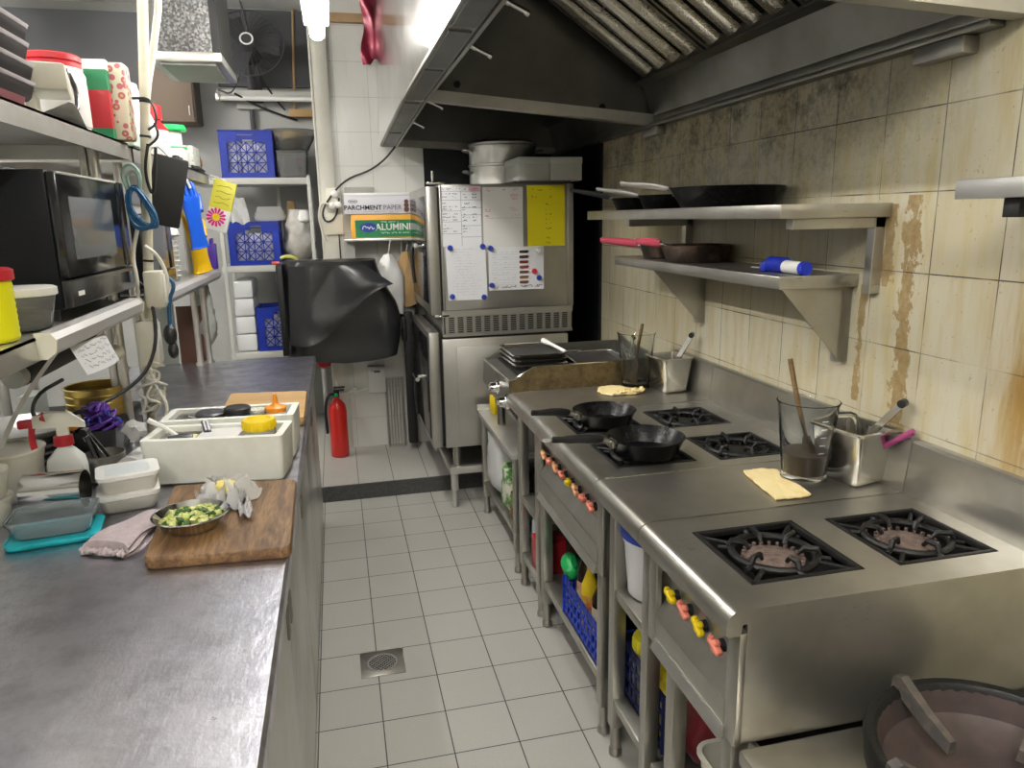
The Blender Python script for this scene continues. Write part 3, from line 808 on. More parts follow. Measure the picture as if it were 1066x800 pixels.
def spatula(label, a, b, blade_w, bl):
    a, b = V(a), V(b); d = (b - a).normalized(); q = d.cross(V((1, 0, 0))).normalized(); n2 = d.cross(q)
    t = thing('spatula', label, 'spatula', a)
    R = []
    for s_, w, th in ((0, blade_w, .003), (bl * .7, blade_w * .95, .004), (bl, .010, .005)):
        p = a + d * s_
        R.append([p - q * w - n2 * th, p + q * w - n2 * th, p + q * w + n2 * th, p - q * w + n2 * th])
    part(t, 'blade', M().loft(R), 'wood_spat')
    L = (b - a).length
    part(t, 'handle', M().tube([a + d * bl * .95, a + d * (L * .6) + n2 * .004, b], [.008, .009, .011], 10, 1, flat=.6), 'wood_spat')
    return t
spatula('wooden spatula standing in the jug of brown sauce', (1.222, 1.645, .885), (1.175, 1.712, 1.180), .022, .09)
jug('empty clear jug with a wooden spatula standing behind the flatbread', (1.205, 2.83, .851), .060, .078, .235, math.radians(75), 0, 1)
spatula('wooden spatula standing in the empty jug near the griddle', (1.185, 2.81, .873), (1.235, 2.84, 1.12), .036, .11)
steel('steel_tub', (.66, .65, .62), .20, stretch=(6, 6, 1), dirt=.12)
def gn_tub(label, c, w, l, h, rz):
    t = thing('steel_tub', label, 'container', c, None)
    m = M(TR(c, rz)); m.rbox(-w / 2 + .014, w / 2 - .014, -l / 2 + .014, l / 2 - .014, 0, h, .013, .014, .0025, 5, .008)
    part(t, 'tub', m, 'steel_tub'); return t
gn_tub('deep stainless steel tub holding tongs and a pink handle beside the sauce jug', (1.338, 1.640, .851), .148, .165, .150, math.radians(12))
gn_tub('deep stainless steel tub holding tongs beside the empty jug', (1.315, 2.745, .851), .135, .155, .145, math.radians(6))
def tongs(label, a, b, spread, mats='chrome'):
    t = thing('tongs', label, 'tongs', a)
    a, b = V(a), V(b); d = (b - a).normalized(); q = d.cross(V((0, 0, 1))).normalized(); n2 = q.cross(d)
    for s_ in (-1, 1):
        R = []
        for k in (0, .3, .7, 1):
            p = a + (b - a) * k + q * s_ * (spread * (1 - k) + .004)
            R.append([p - n2 * .009, p - n2 * .009 + q * s_ * .003, p + n2 * .009 + q * s_ * .003, p + n2 * .009])
        part(t, 'arm', M().loft(R), mats)
    part(t, 'hinge', M().cyl(b - q * .012 - d * .008, b + q * .012 - d * .008, .011), 'black_plastic')
    return t
tongs('metal tongs with black tip sticking out of the near steel tub', (1.325, 1.67, .885), (1.405, 1.545, 1.085), .018)
tongs('metal tongs sticking out of the far steel tub', (1.30, 2.75, .885), (1.385, 2.68, 1.095), .018)
t = thing('brush', 'pink-handled utensil in the near steel tub', 'brush', (1.35, 1.64, .89))
part(t, 'handle', M().tube([(1.34, 1.63, .90), (1.415, 1.515, 1.012)], [.006, .009], 10), 'pink_handle') if mat('pink_handle', (.32, .05, .16), .4) else 0
def rough_disc(c, pts, z0, th, seed):
    r = random.Random(seed); m = M()
    top = [(p[0] + r.uniform(-.004, .004), p[1] + r.uniform(-.004, .004)) for p in pts]
    P = []
    n = len(top)
    for i in range(n):
        a, b = top[i], top[(i + 1) % n]
        for k in range(5):
            f = k / 5; P.append((a[0] + (b[0] - a[0]) * f + r.uniform(-.003, .003), a[1] + (b[1] - a[1]) * f + r.uniform(-.003, .003)))
    cx = sum(p[0] for p in P) / len(P); cy = sum(p[1] for p in P) / len(P)
    rings = [[(cx + (p[0] - cx) * k, cy + (p[1] - cy) * k, z0 + zz + r.uniform(0, .002)) for p in P] for k, zz in ((.98, 0), (1, th * .5), (.97, th), (.7, th * 1.1), (.3, th * .8), (.02, th))]
    m.loft(rings); return m
m = rough_disc(None, [(1.080, 1.752), (1.13, 1.758), (1.170, 1.738), (1.165, 1.63), (1.150, 1.545), (1.10, 1.538), (1.043, 1.545), (1.058, 1.65)], .851, .007, 3)
solo('flatbread', 'square yellow flatbread lying in front of the brown sauce jug', 'bread', m, 'flatbread', (1.12, 1.67, .851))
m = rough_disc(None, [(1.02, 2.80), (1.05, 2.85), (1.11, 2.86), (1.15, 2.835), (1.20, 2.81), (1.20, 2.73), (1.15, 2.70), (1.10, 2.71), (1.05, 2.71), (1.02, 2.74)], .851, .008, 5)
fb = solo('flatbread', 'round crumbly yellow flatbread in front of the empty jug', 'bread', m, 'flatbread', (1.1, 2.78, .851))
m = M()
for k in range(26):
    a = rnd.uniform(-.4, 1.4); m.blob((1.13 + rnd.uniform(-.04, .07), 2.72 + rnd.uniform(-.02, .04), .862 + rnd.uniform(0, .006)), rnd.uniform(.005, .011), 1, (1, 1, .6), .3)
part(fb, 'torn_edge', m, 'flatbread')

# ------------------------------------------------------------------ things on the lower shelves
def basket(name, label, x0, x1, y0, y1, z0, h, material, group=None):
    t = thing(name, label, 'crate', ((x0 + x1) / 2, (y0 + y1) / 2, z0), group)
    w = .004; m = M()
    def wall(p, q, hh):
        p, q = V(p), V(q); L = (q - p).length; d = (q - p) / L
        n = max(3, int(L / .035)); nx = V((-d.y, d.x, 0)) * w
        for k in range(n + 1):
            a = p + d * (L * k / n)
            m.loft([[a - d * .005, a + d * .005, a + d * .005 + nx, a - d * .005 + nx], [v + V((0, 0, hh)) for v in (a - d * .005, a + d * .005, a + d * .005 + nx, a - d * .005 + nx)]])
        for zz, t2 in ((0, .02), (hh * .33, .012), (hh * .62, .012), (hh - .028, .028)):
            m.loft([[p + V((0, 0, zz)), q + V((0, 0, zz)), q + nx + V((0, 0, zz)), p + nx + V((0, 0, zz))], [p + V((0, 0, zz + t2)), q + V((0, 0, zz + t2)), q + nx + V((0, 0, zz + t2)), p + nx + V((0, 0, zz + t2))]])
    for a, b in (((x0, y0, z0), (x1, y0, z0)), ((x1, y0, z0), (x1, y1, z0)), ((x1, y1, z0), (x0, y1, z0)), ((x0, y1, z0), (x0, y0, z0))): wall(a, b, h)
    part(t, 'sides', m, material, smooth=False)
    part(t, 'bottom', M().box(x0, x1, y0, y1, z0, z0 + .006), material)
    return t
def bottle(label, c, r, h, body, cap, lab=None, neck=.35, lean=0, cat='bottle', name='sauce_bottle'):
    t = thing(name, label, cat, c)
    hb = h * (1 - neck)
    part(t, 'body', M(TR(c, 0, lean)).lathe([(r * .9, 0), (r, .006), (r, hb * .92), (r * .8, hb), (r * .38, h * .78), (r * .34, h * .92)], (0, 0, 0), 20), body)
    part(t, 'cap', M(TR(c, 0, lean)).lathe([(r * .42, h * .88), (r * .45, h * .9), (r * .43, h)], (0, 0, 0), 16), cap)
    if lab: part(t, 'label', M(TR(c, 0, lean)).lathe([(r + .0008, hb * .22), (r + .0012, hb * .24), (r + .0012, hb * .74), (r + .0008, hb * .76)], (0, 0, 0), 20, cap=False), lab)
    return t
z = .202
basket('storage_basket', 'long bright blue plastic basket full of bottles under the long range', .70, .98, 1.85, 2.24, z, .142, 'basket_blue')
bottle('dark sauce bottle with white cap and orange label in blue basket', (.758, 2.165, z + .007), .032, .30, 'sauce_dark', 'white_plastic', 'lab_orange') if mat('lab_orange', (.62, .16, .03), .5, 0, (.75, .62, .40), ns=30) else 0
bottle('yellow-capped bottle with red and yellow label in blue basket', (.742, 2.085, z + .007), .028, .285, 'lab_yellow', 'yellow_plastic', 'lab_redy') if (mat('lab_yellow', (.80, .58, .02), .35), mat('lab_redy', (.62, .05, .03), .5, 0, (.80, .60, .10), ns=26)) else 0
bottle('brown glass bottle with cream label in blue basket', (.758, 2.008, z + .007), .034, .275, 'sauce_dark', 'black_plastic', 'label_cream')
bottle('dark soy bottle nearest the post in blue basket', (.748, 1.93, z + .007), .028, .25, 'sauce_dark', 'maroon', 'label_cream')
bottle('dark sauce bottle at the back of the blue basket', (.86, 2.05, z + .007), .034, .29, 'sauce_dark', 'red_plastic')
bottle('brown bottle at the rear corner of the blue basket', (.87, 1.94, z + .007), .034, .28, 'sauce_dark', 'black_plastic')
t = thing('green_bag', 'rolled green plastic bag drooping over far end of the blue basket', 'bag', (.75, 2.25, z))
part(t, 'roll', M().tube([(.728, 2.235, z + .150), (.735, 2.30, z + .165), (.76, 2.37, z + .135), (.79, 2.43, z + .09)], [.022, .030, .032, .030, .022], 10, 1, flat=.8), 'green_plastic')
part(t, 'crumpled_end', M().blob((.728, 2.23, z + .148), .024, 2, (1, .7, 1), .3), 'green_plastic')
t = thing('steel_box', 'stainless steel lidded box hanging back under the long range', 'container', (.86, 2.35, z))
m = M(); m.rbox(.80, .98, 2.28, 2.46, z, z + .16, .02, .008, .003, 4, .006); part(t, 'tub', m, 'chrome')
part(t, 'lid', M().box(.79, .99, 2.27, 2.47, z + .161, z + .172, .005), 'steel')
# filler table shelves
t = thing('bucket', 'white plastic bucket with dark blue lid on filler table shelf', 'bucket', (.80, 1.70, .551))
part(t, 'pail', M().lathe([(.075, 0), (.08, .004), (.092, .155), (.097, .158), (.097, .168), (.09, .17)], (.80, 1.70, .551), 30), 'pail_white') if mat('pail_white', (.72, .72, .72), .35) else 0
part(t, 'lid', M().lathe([(.098, .168), (.101, .17), (.101, .188), (.094, .192), (.088, .186), (.001, .186)], (.80, 1.70, .551), 30), 'ink_blue')
basket('storage_basket', 'dark navy plastic crate with yellow-lidded jars under the near range', .735, 1.10, 1.50, 1.80, .202, .17, 'crate_navy')
def jar(label, c, r, h, body, lid, name='jar', cat='jar', group=None):
    t = thing(name, label, cat, c, group)
    part(t, 'body', M().lathe([(r * .92, 0), (r, .006), (r, h * .76), (r * .9, h * .82)], c, 26), body)
    m = M().lathe([(r * .98, h * .80), (r * 1.0, h * .81), (r * 1.0, h * .97), (r * .95, h), (r * .7, h * 1.0), (r * .68, h * .985), (.001, h * .985)], c, 26)
    for k in range(26):
        a = 2 * PI * k / 26; m.box(-.001, .0015, -.002, .002, c[2] + h * .82, c[2] + h * .95, T=TR((c[0] + r * math.cos(a), c[1] + r * math.sin(a), 0), a))
    part(t, 'lid', m, lid); return t
jar('yellow-lidded clear jar standing in the navy crate behind the post', (.79, 1.71, .21), .05, .20, 'smoke_jar', 'yellow_lime') if (mat('smoke_jar', (.25, .24, .18), .15, 0, coat=.4), mat('yellow_lime', (.80, .72, .04), .4)) else 0
jar('yellow-lidded jar farther back in the navy crate', (.93, 1.66, .21), .05, .205, 'smoke_jar', 'yellow_lime')
m = M().box(-.05, .05, -.065, .065, 0, .17, .004, T=TR((.80, 1.58, .21), .15))
t = solo('carton', 'yellow printed carton in the navy crate under the near range', 'carton', m, 'carton_yellow', (.80, 1.58, .21)) if mat('carton_yellow', (.80, .62, .02), .5, 0, (.75, .70, .55), ns=16, lo=.52, hi=.6) else 0
def bag(name, label, c, w, d, h, material, top=.5, seed=1, cat='bag', wr=.06):
    r = random.Random(seed); n = 28; R = []
    for k in range(12):
        t = k / 11
        prof = (math.sin(min(t * 6, PI / 2)) * .98 + .02) * (1 - (1 - top) * max(0, (t - .35) / .65) ** 1.3)
        ph = r.uniform(0, 6)
        R.append([(c[0] + w / 2 * prof * math.copysign(abs(math.cos(a)) ** .7, math.cos(a)) * (1 + wr * math.sin(5 * a + ph)), c[1] + d / 2 * prof * math.copysign(abs(math.sin(a)) ** .7, math.sin(a)) * (1 + wr * math.sin(4 * a + ph * 2)), c[2] + h * t) for a in [2 * PI * i / n for i in range(n)]])
    return solo(name, label, cat, M().loft(R), material, c, ang=60)
bag('shopping_bag', 'dark red plastic bag standing under the near range', (.87, 1.42, .202), .24, .13, .34, 'maroon', .6, 3)
t = thing('waste_bin', 'pale grey plastic bin with rounded rim under the near range', 'bin', (.865, .98, .0))
m = M(); m.rbox(.745, .86, 1.125, 1.325, .202, .362, .035, .010, .004, 5, .008); part(t, 'tub', m, 'cream_plastic')
t.location = (.78, 1.23, 0)
for ch in t.children: ch.location = V(ch.location) + (V((.865, .98, 0)) - V((.78, 1.23, 0)))
# far filler table and low table
t = thing('red_box', 'red box on bottom shelf of the far filler table', 'box', (.76, 2.66, .161))
part(t, 'box', M().box(.705, .82, 2.585, 2.70, .161, .30, .004), 'red_plastic')
bottle('clear blue-white water bottle on the shelf behind the red box', (.76, 2.76, .161), .035, .27, 'bottle_pale', 'white_plastic') if mat('bottle_pale', (.60, .68, .74), .2) else 0
bag('plastic_bag', 'white plastic bag with faint print hanging beside the low table leg', (.75, 3.44, .192), .13, .30, .32, 'bag_white', .9, 5) if mat('bag_white', (.72, .73, .72), .35, 0, (.50, .55, .70), ns=7, lo=.6, hi=.75, bump=.4, bs=22) else 0
bag('snack_bag', 'green and white packet of greens on the low table shelf', (.755, 3.17, .192), .13, .17, .23, 'bag_green', .9, 8) if mat('bag_green', (.10, .30, .06), .35, 0, (.75, .74, .62), ns=13, lo=.48, hi=.55, bump=.3, bs=25) else 0
bag('snack_bag', 'brown and green packet at the near end of the low table shelf', (.755, 3.03, .192), .12, .12, .15, 'bag_brown', .9, 9) if mat('bag_brown', (.16, .07, .03), .4, 0, (.15, .35, .08), ns=12, lo=.5, hi=.6, bump=.3, bs=25) else 0
# ================================================================== ovens
OY = 3.78
ov = thing('oven', 'upper stainless oven whose side carries the pinned notes', 'oven', (.88, 4.2, 1.09))
part(ov, 'body', M().box(.53, 1.235, OY, 4.62, 1.095, 1.735, .006), 'steel_oven')
for a, b in ((1.205, 1.237), (.528, .54)): part(ov, 'edge_trim', M().box(a, b, OY - .004, OY + .02, 1.095, 1.733, .002), 'steel_oven')
d = part(ov, 'door', M().box(.462, .518, OY - .005, 4.60, 1.075, 1.725, .006), 'steel_oven')
part(d, 'door_glass', M().box(.457, .463, OY + .06, 4.55, 1.13, 1.68, .002), 'black_gloss')
part(ov, 'door_gasket', M().box(.518, .531, OY + .002, 4.59, 1.08, 1.72), 'black_matte')
m = M().cyl((.462, OY + .22, 1.425), (.415, OY + .22, 1.425), .012).cyl((.415, OY + .17, 1.43), (.415, OY + .29, 1.43), .011).cyl((.418, OY + .22, 1.425), (.40, OY + .22, 1.425), .02)
hd = part(d, 'handle', m, 'chrome')
m = M().tube([(.41, OY + .20, 1.44), (.395, OY + .20, 1.40), (.40, OY + .20, 1.30), (.408, OY + .20, 1.23)], [.012, .013, .012, .010], 8, 1)
part(hd, 'lever', m, 'black_plastic')
part(ov, 'hinge', M().box(.47, .56, OY + .0, OY + .05, 1.735, 1.748, .003).cyl((.50, OY + .02, 1.735), (.50, OY + .02, 1.80), .007), 'chrome'); part(ov, 'hinge', M().box(.48, .56, OY, OY + .04, 1.062, 1.076, .003), 'chrome')
# vent band
m = M().box(.522, 1.232, OY + .012, 4.60, .962, 1.09)
for z0, z1 in ((.955, .972), (1.062, 1.095)): m.box(.52, 1.234, OY, OY + .02, z0, z1, .002)
n = 14
for i in range(n + 1):
    x = .545 + (1.215 - .545) * i / n; m.box(x - .008, x + .008, OY + .002, OY + .014, .97, 1.064)
for k in range(9):
    z = .974 + k * .0108; m.box(.535, 1.225, OY + .003, OY + .013, z - .002, z + .002)
part(ov, 'vent_grille', m, 'steel_oven', smooth=False)
part(ov, 'vent_back', M().box(.53, 1.225, OY + .0112, OY + .0118, .972, 1.064), 'black_matte', smooth=False)
lo = thing('oven', 'lower stainless oven under the vent grille, standing on a low steel stand', 'oven', (.88, 4.2, .34))
part(lo, 'body', M().box(.515, 1.21, OY + .004, 4.62, .345, .945, .006), 'steel_oven')
m = M().box(.59, 1.20, OY - .0005, OY + .005, .40, .90, .002); part(lo, 'side_panel', m, 'steel_oven')
d = part(lo, 'door', M().box(.445, .50, OY + .0, 4.58, .35, .985, .006), 'steel_oven')
part(d, 'door_glass', M().box(.439, .446, OY + .05, 4.53, .39, .95, .002), 'black_gloss')
m = M().cyl((.445, OY + .26, .70), (.39, OY + .26, .70), .012).cyl((.395, OY + .18, .70), (.395, OY + .34, .70), .012)
hd = part(d, 'handle', m, 'chrome')
part(hd, 'lever', M().tube([(.39, OY + .20, .70), (.385, OY + .2, .62), (.392, OY + .2, .50)], .011, 8, 1), 'black_plastic')
part(lo, 'door_gasket', M().box(.50, .516, OY + .01, 4.57, .355, .98), 'black_matte')
part(lo, 'control_column', M().box(.385, .445, 4.585, 4.64, .14, 1.0, .01).box(.37, .40, 4.55, 4.60, .82, .98, .008), 'black_plastic')
part(lo, 'button', M().box(.36, .372, 4.56, 4.59, .90, .94, .003), 'white_plastic')
for x in (.58, 1.15):
    for y in (OY + .05, 4.5): part(lo, 'foot', M().cyl((x, y, .235), (x, y, .35), .022), 'steel_range')
st = thing('oven_stand', 'low stainless stand with tubular legs under the stacked ovens', 'stand', (.88, 4.2, 0))
m = M().box(.53, 1.25, OY - .01, OY + .03, .195, .235, .003).box(.53, 1.25, 4.52, 4.56, .195, .235, .003).box(.53, .57, OY + .03, 4.52, .195, .235, .003).box(1.21, 1.25, OY + .03, 4.52, .195, .235, .003)
part(st, 'frame', m, 'steel')
for x in (.555, 1.225): part(st, 'leg', leg(x, OY + .01, .195), 'steel')
for x in (.555, 1.225): part(st, 'leg', M().cyl((x, 4.54, .09), (x, 4.54, .195), .019), 'steel')
# notes on the side of the oven
PY = OY - .0015
def sheet(name, label, x0, x1, z0, z1, material, y=PY, curl=.004, tilt=0):
    t = thing(name, label, 'paper', ((x0 + x1) / 2, y, z0))
    m = M().grid(8, 10, lambda u, v: (x0 + (x1 - x0) * u + tilt * v, y - curl * (1 - v) * abs(2 * u - 1) ** 2 - .0005, z0 + (z1 - z0) * v), .0004)
    part(t, 'sheet', m, material); return t
def scrib(m, x0, x1, z, h, y, r, w=.0019, gap=.12):
    """handwriting: a wandering flat pen stroke broken into words"""
    x = x0; prev = None
    while x < x1:
        if r.random() < gap: prev = None; x += h * r.uniform(.5, 1.1)
        p = (x, z + r.uniform(-h / 2, h / 2))
        if prev:
            a, b = V((prev[0], 0, prev[1])), V((p[0], 0, p[1])); d = (b - a)
            if d.length > 1e-5:
                q = V((-d.z, 0, d.x)).normalized() * w / 2; o = V((0, y, 0))
                vs = [m.bm.verts.new(k + o) for k in (a - q, a + q, b + q, b - q)]
                m.bm.faces.new(vs)
        prev = p; x += h * r.uniform(.16, .42)
def hline(m, x0, x1, z, y, w=.0012): m.box(x0, x1, y - .0002, y, z - w / 2, z + w / 2)
r = random.Random(11); YI = PY - .0062
x0, x1, z0, z1 = .534, .740, 1.424, 1.722
t = sheet('note_sheet', 'white sheet ruled into boxes with handwriting, top left on the oven side', x0, x1, z0, z1, 'paper', curl=.002)
m = M(); W = x1 - x0; Hh = z1 - z0
YI = PY - .0035
for k, zz in enumerate((.925, .78, .60, .42, .22)): hline(m, x0, x0 + W * .5, z0 + Hh * zz, YI)
for k, zz in enumerate((.925, .78, .65, .53, .35, .16)): hline(m, x0 + W * .5, x1, z0 + Hh * zz, YI)
m.box(x0 + W * .497, x0 + W * .503, YI - .0002, YI, z0 + .004, z0 + Hh * .925)
scrib(m, x0 + .008, x0 + .055, z1 - .011, .010, YI, r, .0018); scrib(m, x0 + .07, x0 + .13, z1 - .011, .010, YI, r, .0018)
for zz in (.88, .83, .73, .67, .63, .55, .50, .45, .36, .31, .26):
    scrib(m, x0 + .007, x0 + r.choice((.03, .055)), z0 + Hh * zz, .008, YI, r); scrib(m, x0 + W * .53, x0 + W * r.choice((.65, .72)), z0 + Hh * (zz - .01), .008, YI, r)
    if r.random() < .5: scrib(m, x0 + .06, x0 + .085, z0 + Hh * zz, .008, YI, r); scrib(m, x0 + W * .78, x0 + W * .9, z0 + Hh * (zz - .01), .008, YI, r)
part(t, 'handwriting', m, 'ink', smooth=False)
part(t, 'heading', M().box(x0 + W * .70, x1 - .004, YI + .0002, YI + .0006, z1 - .019, z1 - .004), 'tab_pink', smooth=False) if mat('tab_pink', (.75, .35, .38), .7) else 0
m = M(); scrib(m, x0 + W * .75, x0 + W * .93, z1 - .0115, .009, YI, r, .002); part(t, 'red_handwriting', m, 'ink_red', smooth=False)
x0, x1, z0, z1 = .750, .962, 1.416, 1.718; W = x1 - x0; Hh = z1 - z0
t = sheet('note_sheet', 'grey-white sheet with sparse red writing, top middle on the oven side', x0, x1, z0, z1, 'paper_warm', curl=.002)
m = M()
for a, b, zz in ((.05, .27, .95), (.42, .58, .96), (.76, .95, .96), (.68, .88, .87), (.72, .88, .80), (.05, .2, .63), (.05, .22, .53), (.68, .88, .65), (.72, .9, .54)):
    scrib(m, x0 + W * a, x0 + W * b, z0 + Hh * zz, .012, YI, r, .0016)
for a, b, zz in ((.68, .88, .84), (.68, .88, .62), (.05, .2, .60)): hline(m, x0 + W * a, x0 + W * b, z0 + Hh * zz, YI)
part(t, 'red_handwriting', m, 'ink_red', smooth=False)
m = M(); hline(m, x0 + W * .1, x1 - W * .05, z0 + Hh * .49, YI, .0008); part(t, 'rule', m, 'ink', smooth=False)
x0, x1, z0, z1 = .985, 1.190, 1.416, 1.726; W = x1 - x0; Hh = z1 - z0
t = sheet('note_sheet', 'bright yellow sheet with a column of handwriting, top right on the oven side', x0, x1, z0, z1, 'yellow_paper', curl=.003)
m = M()
for a, b, zz in ((.06, .4, .93), (.55, .66, .94), (.08, .25, .82), (.42, .64, .82), (.05, .22, .70), (.48, .7, .69)): scrib(m, x0 + W * a, x0 + W * b, z0 + Hh * zz, .014, YI - .001, r, .002)
for k in range(8): scrib(m, x0 + W * .48, x0 + W * .64, z0 + Hh * (.61 - .079 * k), .011, YI - .001, r, .0016)
part(t, 'handwriting', m, 'ink', smooth=False)
x0, x1, z0, z1 = .556, .764, 1.148, 1.436; W = x1 - x0; Hh = z1 - z0
t = sheet('note_sheet', 'crumpled white sheet of faint writing held by four blue magnets', x0, x1, z0, z1 - .008, 'paper', curl=.002, tilt=-.006)
m = M()
for k in range(17): scrib(m, x0 + W * r.uniform(.12, .2), x0 + W * r.uniform(.6, .9), z1 - .026 - k * .0146, .007, YI, r, .0006)
part(t, 'handwriting', m, 'ink_faint', smooth=False) if mat('ink_faint', (.26, .26, .32), .7) else 0
x0, x1, z0, z1 = .774, 1.072, 1.192, 1.416; W = x1 - x0; Hh = z1 - z0
t = sheet('steak_chart', 'white doneness chart with seven brown steak pictures and black handwriting below', x0, x1, z0, z1, 'paper', curl=.001)
m = M()
for k in range(7):
    zz = z0 + Hh * (.88 - .118 * k)
    scrib(m, x0 + W * .06, x0 + W * .17, zz, .006, YI, r, .0006); scrib(m, x0 + W * .22, x0 + W * .38, zz, .007, YI, r, .0007); scrib(m, x0 + W * .41, x0 + W * .52, zz, .006, YI, r, .0006)
    hline(m, x0 + W * .05, x0 + W * .52, zz - .011, YI, .0005)
part(t, 'print', m, 'ink', smooth=False)
for k, c in enumerate(((.03, .012, .01), (.05, .014, .01), (.13, .02, .015), (.22, .04, .03), (.14, .05, .025), (.22, .09, .04), (.14, .06, .025))):
    mat('steak%d' % k, c, .6); zz = z0 + Hh * (.88 - .118 * k)
    m = M(); m.prism([(x0 + W * .56, zz - .007), (x0 + W * .55, zz), (x0 + W * .565, zz + .007), (x0 + W * .70, zz + .008), (x0 + W * .73, zz + .004), (x0 + W * .70, zz - .007)], 'Y', YI, YI + .0006)
    part(t, 'steak_picture', m, 'steak%d' % k, smooth=False)
m = M(); scrib(m, x0 + W * .05, x0 + W * .5, z0 + .016, .016, YI, r, .0024, .10); scrib(m, x0 + W * .57, x0 + W * .97, z0 + .018, .016, YI, r, .0024, .10)
part(t, 'handwriting', m, 'ink', smooth=False)
mg = None
for x, z, c, lab in ((.574, 1.418, 'magnet_blue', 'round blue magnet on the upper left corner of the crumpled sheet'), (.744, 1.422, 'magnet_blue', 'round blue magnet on the upper right corner of the crumpled sheet'),
                  (.577, 1.168, 'magnet_blue', 'round blue magnet on the lower left corner of the crumpled sheet'), (.745, 1.160, 'magnet_blue', 'round blue magnet on the lower right corner of the crumpled sheet'),
                  (.785, 1.412, 'magnet_blue', 'round blue magnet on the upper left corner of the steak chart'), (.788, 1.220, 'magnet_blue', 'round blue magnet on the lower left corner of the steak chart'),
                  (1.045, 1.250, 'magnet_blue', 'round blue magnet on the lower right of the steak chart'), (1.020, 1.286, 'ink_red', 'round red magnet beside the steak pictures on the chart'), (1.042, 1.392, 'white_plastic', 'round white magnet on the upper right of the steak chart')):
    mat('magnet_blue', (.02, .045, .32), .35)
    if c == 'ink_red': mat('magnet_red', (.55, .02, .05), .35); c = 'magnet_red'
    m = M().cyl((x, PY - .003, z), (x, PY - .014, z), .0145, .012, 20)
    solo('magnet', lab, 'magnet', m, c, (x, PY, z), 'magnets on the oven side')
# pots and boxes on top of the oven
c = (1.0, 4.40, 1.736)
pt = thing('stock_pot', 'large double-stacked stainless steamer pot on top of the ovens', 'pot', c)
part(pt, 'lower_pot', M().lathe([(.19, 0), (.197, .006), (.197, .118), (.203, .122), (.203, .132), (.197, .134)], c, 44), 'steel')
part(pt, 'upper_pot', M().lathe([(.194, .134), (.197, .14), (.197, .235), (.203, .24), (.203, .25), (.196, .252)], c, 44), 'steel')
part(pt, 'lid', M().lathe([(.20, .252), (.17, .268), (.06, .278), (.001, .28)], c, 40), 'steel_range')
for z in (.085, .205):
    for s_ in (-1, 1): part(pt, 'handle', M().tube([(c[0] + s_ * .19, c[1] - .05, c[2] + z), (c[0] + s_ * .235, c[1] - .05, c[2] + z + .012), (c[0] + s_ * .235, c[1] + .05, c[2] + z + .012), (c[0] + s_ * .19, c[1] + .05, c[2] + z)], .006, 8, 1), 'steel')
for x0, x1, lab in ((.958, 1.128, 'left one of two plain white boxes on top of the ovens'), (1.132, 1.305, 'right one of two plain white boxes on top of the ovens')):
    t = thing('white_box', lab, 'box', ((x0 + x1) / 2, 3.98, 1.745), 'white boxes on the ovens')
    part(t, 'carton', M().box(x0, x1, 3.84, 4.16, 1.752, 1.848, .003), 'card_white'); part(t, 'lid', M().box(x0 - .002, x1 + .002, 3.838, 4.162, 1.838, 1.872, .003), 'card_white')
t = thing('baking_tray', 'thin dark tray lying under the two white boxes', 'tray', (1.1, 3.98, 1.736)); m = M(); m.rbox(.93, 1.23, 3.80, 4.18, 1.736, 1.751, .02, .003, 0, 4); part(t, 'pan', m, 'steel_dark')

# ================================================================== back wall things
sh = thing('wall_rack', 'narrow steel wall rack holding the paper and foil boxes', 'shelf', (.4, 4.66, 1.44))
part(sh, 'board', M().box(.06, .72, 4.58, 4.765, 1.440, 1.456, .002), 'steel')
part(sh, 'back_plate', M().box(.08, .26, 4.755, 4.768, 1.70, 1.765, .006), 'grey_plastic')
for x in (.12, .62): part(sh, 'bracket', M().prism([(4.60, 1.44), (4.765, 1.44), (4.765, 1.30)], 'X', x, x + .006), 'steel')
pb = thing('parchment_box', 'white box printed PARCHMENT PAPER on top of the foil box', 'box', (.34, 4.66, 1.60))
part(pb, 'carton', M().box(.072, .66, 4.60, 4.72, 1.601, 1.722, .003), 'parch_white') if mat('parch_white', (.74, .73, .78), .45) else 0
part(pb, 'lid_flap', M().box(.070, .662, 4.597, 4.722, 1.706, 1.7245, .002), 'white_gloss')
FR = lambda x, z, y=4.5985: Matrix.Translation((x, y, z)) @ Matrix.Rotation(PI / 2, 4, 'X')
part(pb, 'lettering', M().text('PARCHMENT', .038, FR(.180, 1.637), .0004, .0008), 'ink', smooth=False)
part(pb, 'lettering', M().text('PAPER', .040, FR(.356, 1.637), .0004), 'ink_grey', smooth=False) if mat('ink_grey', (.12, .12, .14), .6) else 0
m = M(); rr = random.Random(4)
scrib(m, .085, .41, 1.613, .004, 4.5985, rr, .001); part(pb, 'small_print', m, 'ink_grey', smooth=False)
m = M().lathe([(.024, 0), (.028, 0), (.028, .001), (.024, .001), (.024, 0)], (0, 0, 0), 30, FR(.122, 1.675, 4.599) @ Matrix.Diagonal((1, .42, 1, 1)), cap=False); m.box(.105, .14, 4.598, 4.599, 1.672, 1.678)
part(pb, 'logo', m, 'ink_grey', smooth=False)
m = M()
for z, w in ((1.672, .013), (1.650, .015), (1.625, .016)): m.cyl((.44, 4.5985, z), (.44, 4.5975, z), w, n=18)
part(pb, 'muffin_picture', m, 'brown_panel')
fb2 = thing('foil_box', 'orange and green box printed ALUMINIUM under the parchment box', 'box', (.36, 4.66, 1.456))
part(fb2, 'carton', M().box(.105, .66, 4.605, 4.72, 1.457, 1.598, .003), 'foil_orange') if mat('foil_orange', (.85, .42, .05), .4) else 0
part(fb2, 'label', M().box(.128, .66, 4.603, 4.606, 1.463, 1.565), 'green_print', smooth=False) if mat('green_print', (.02, .22, .08), .4) else 0
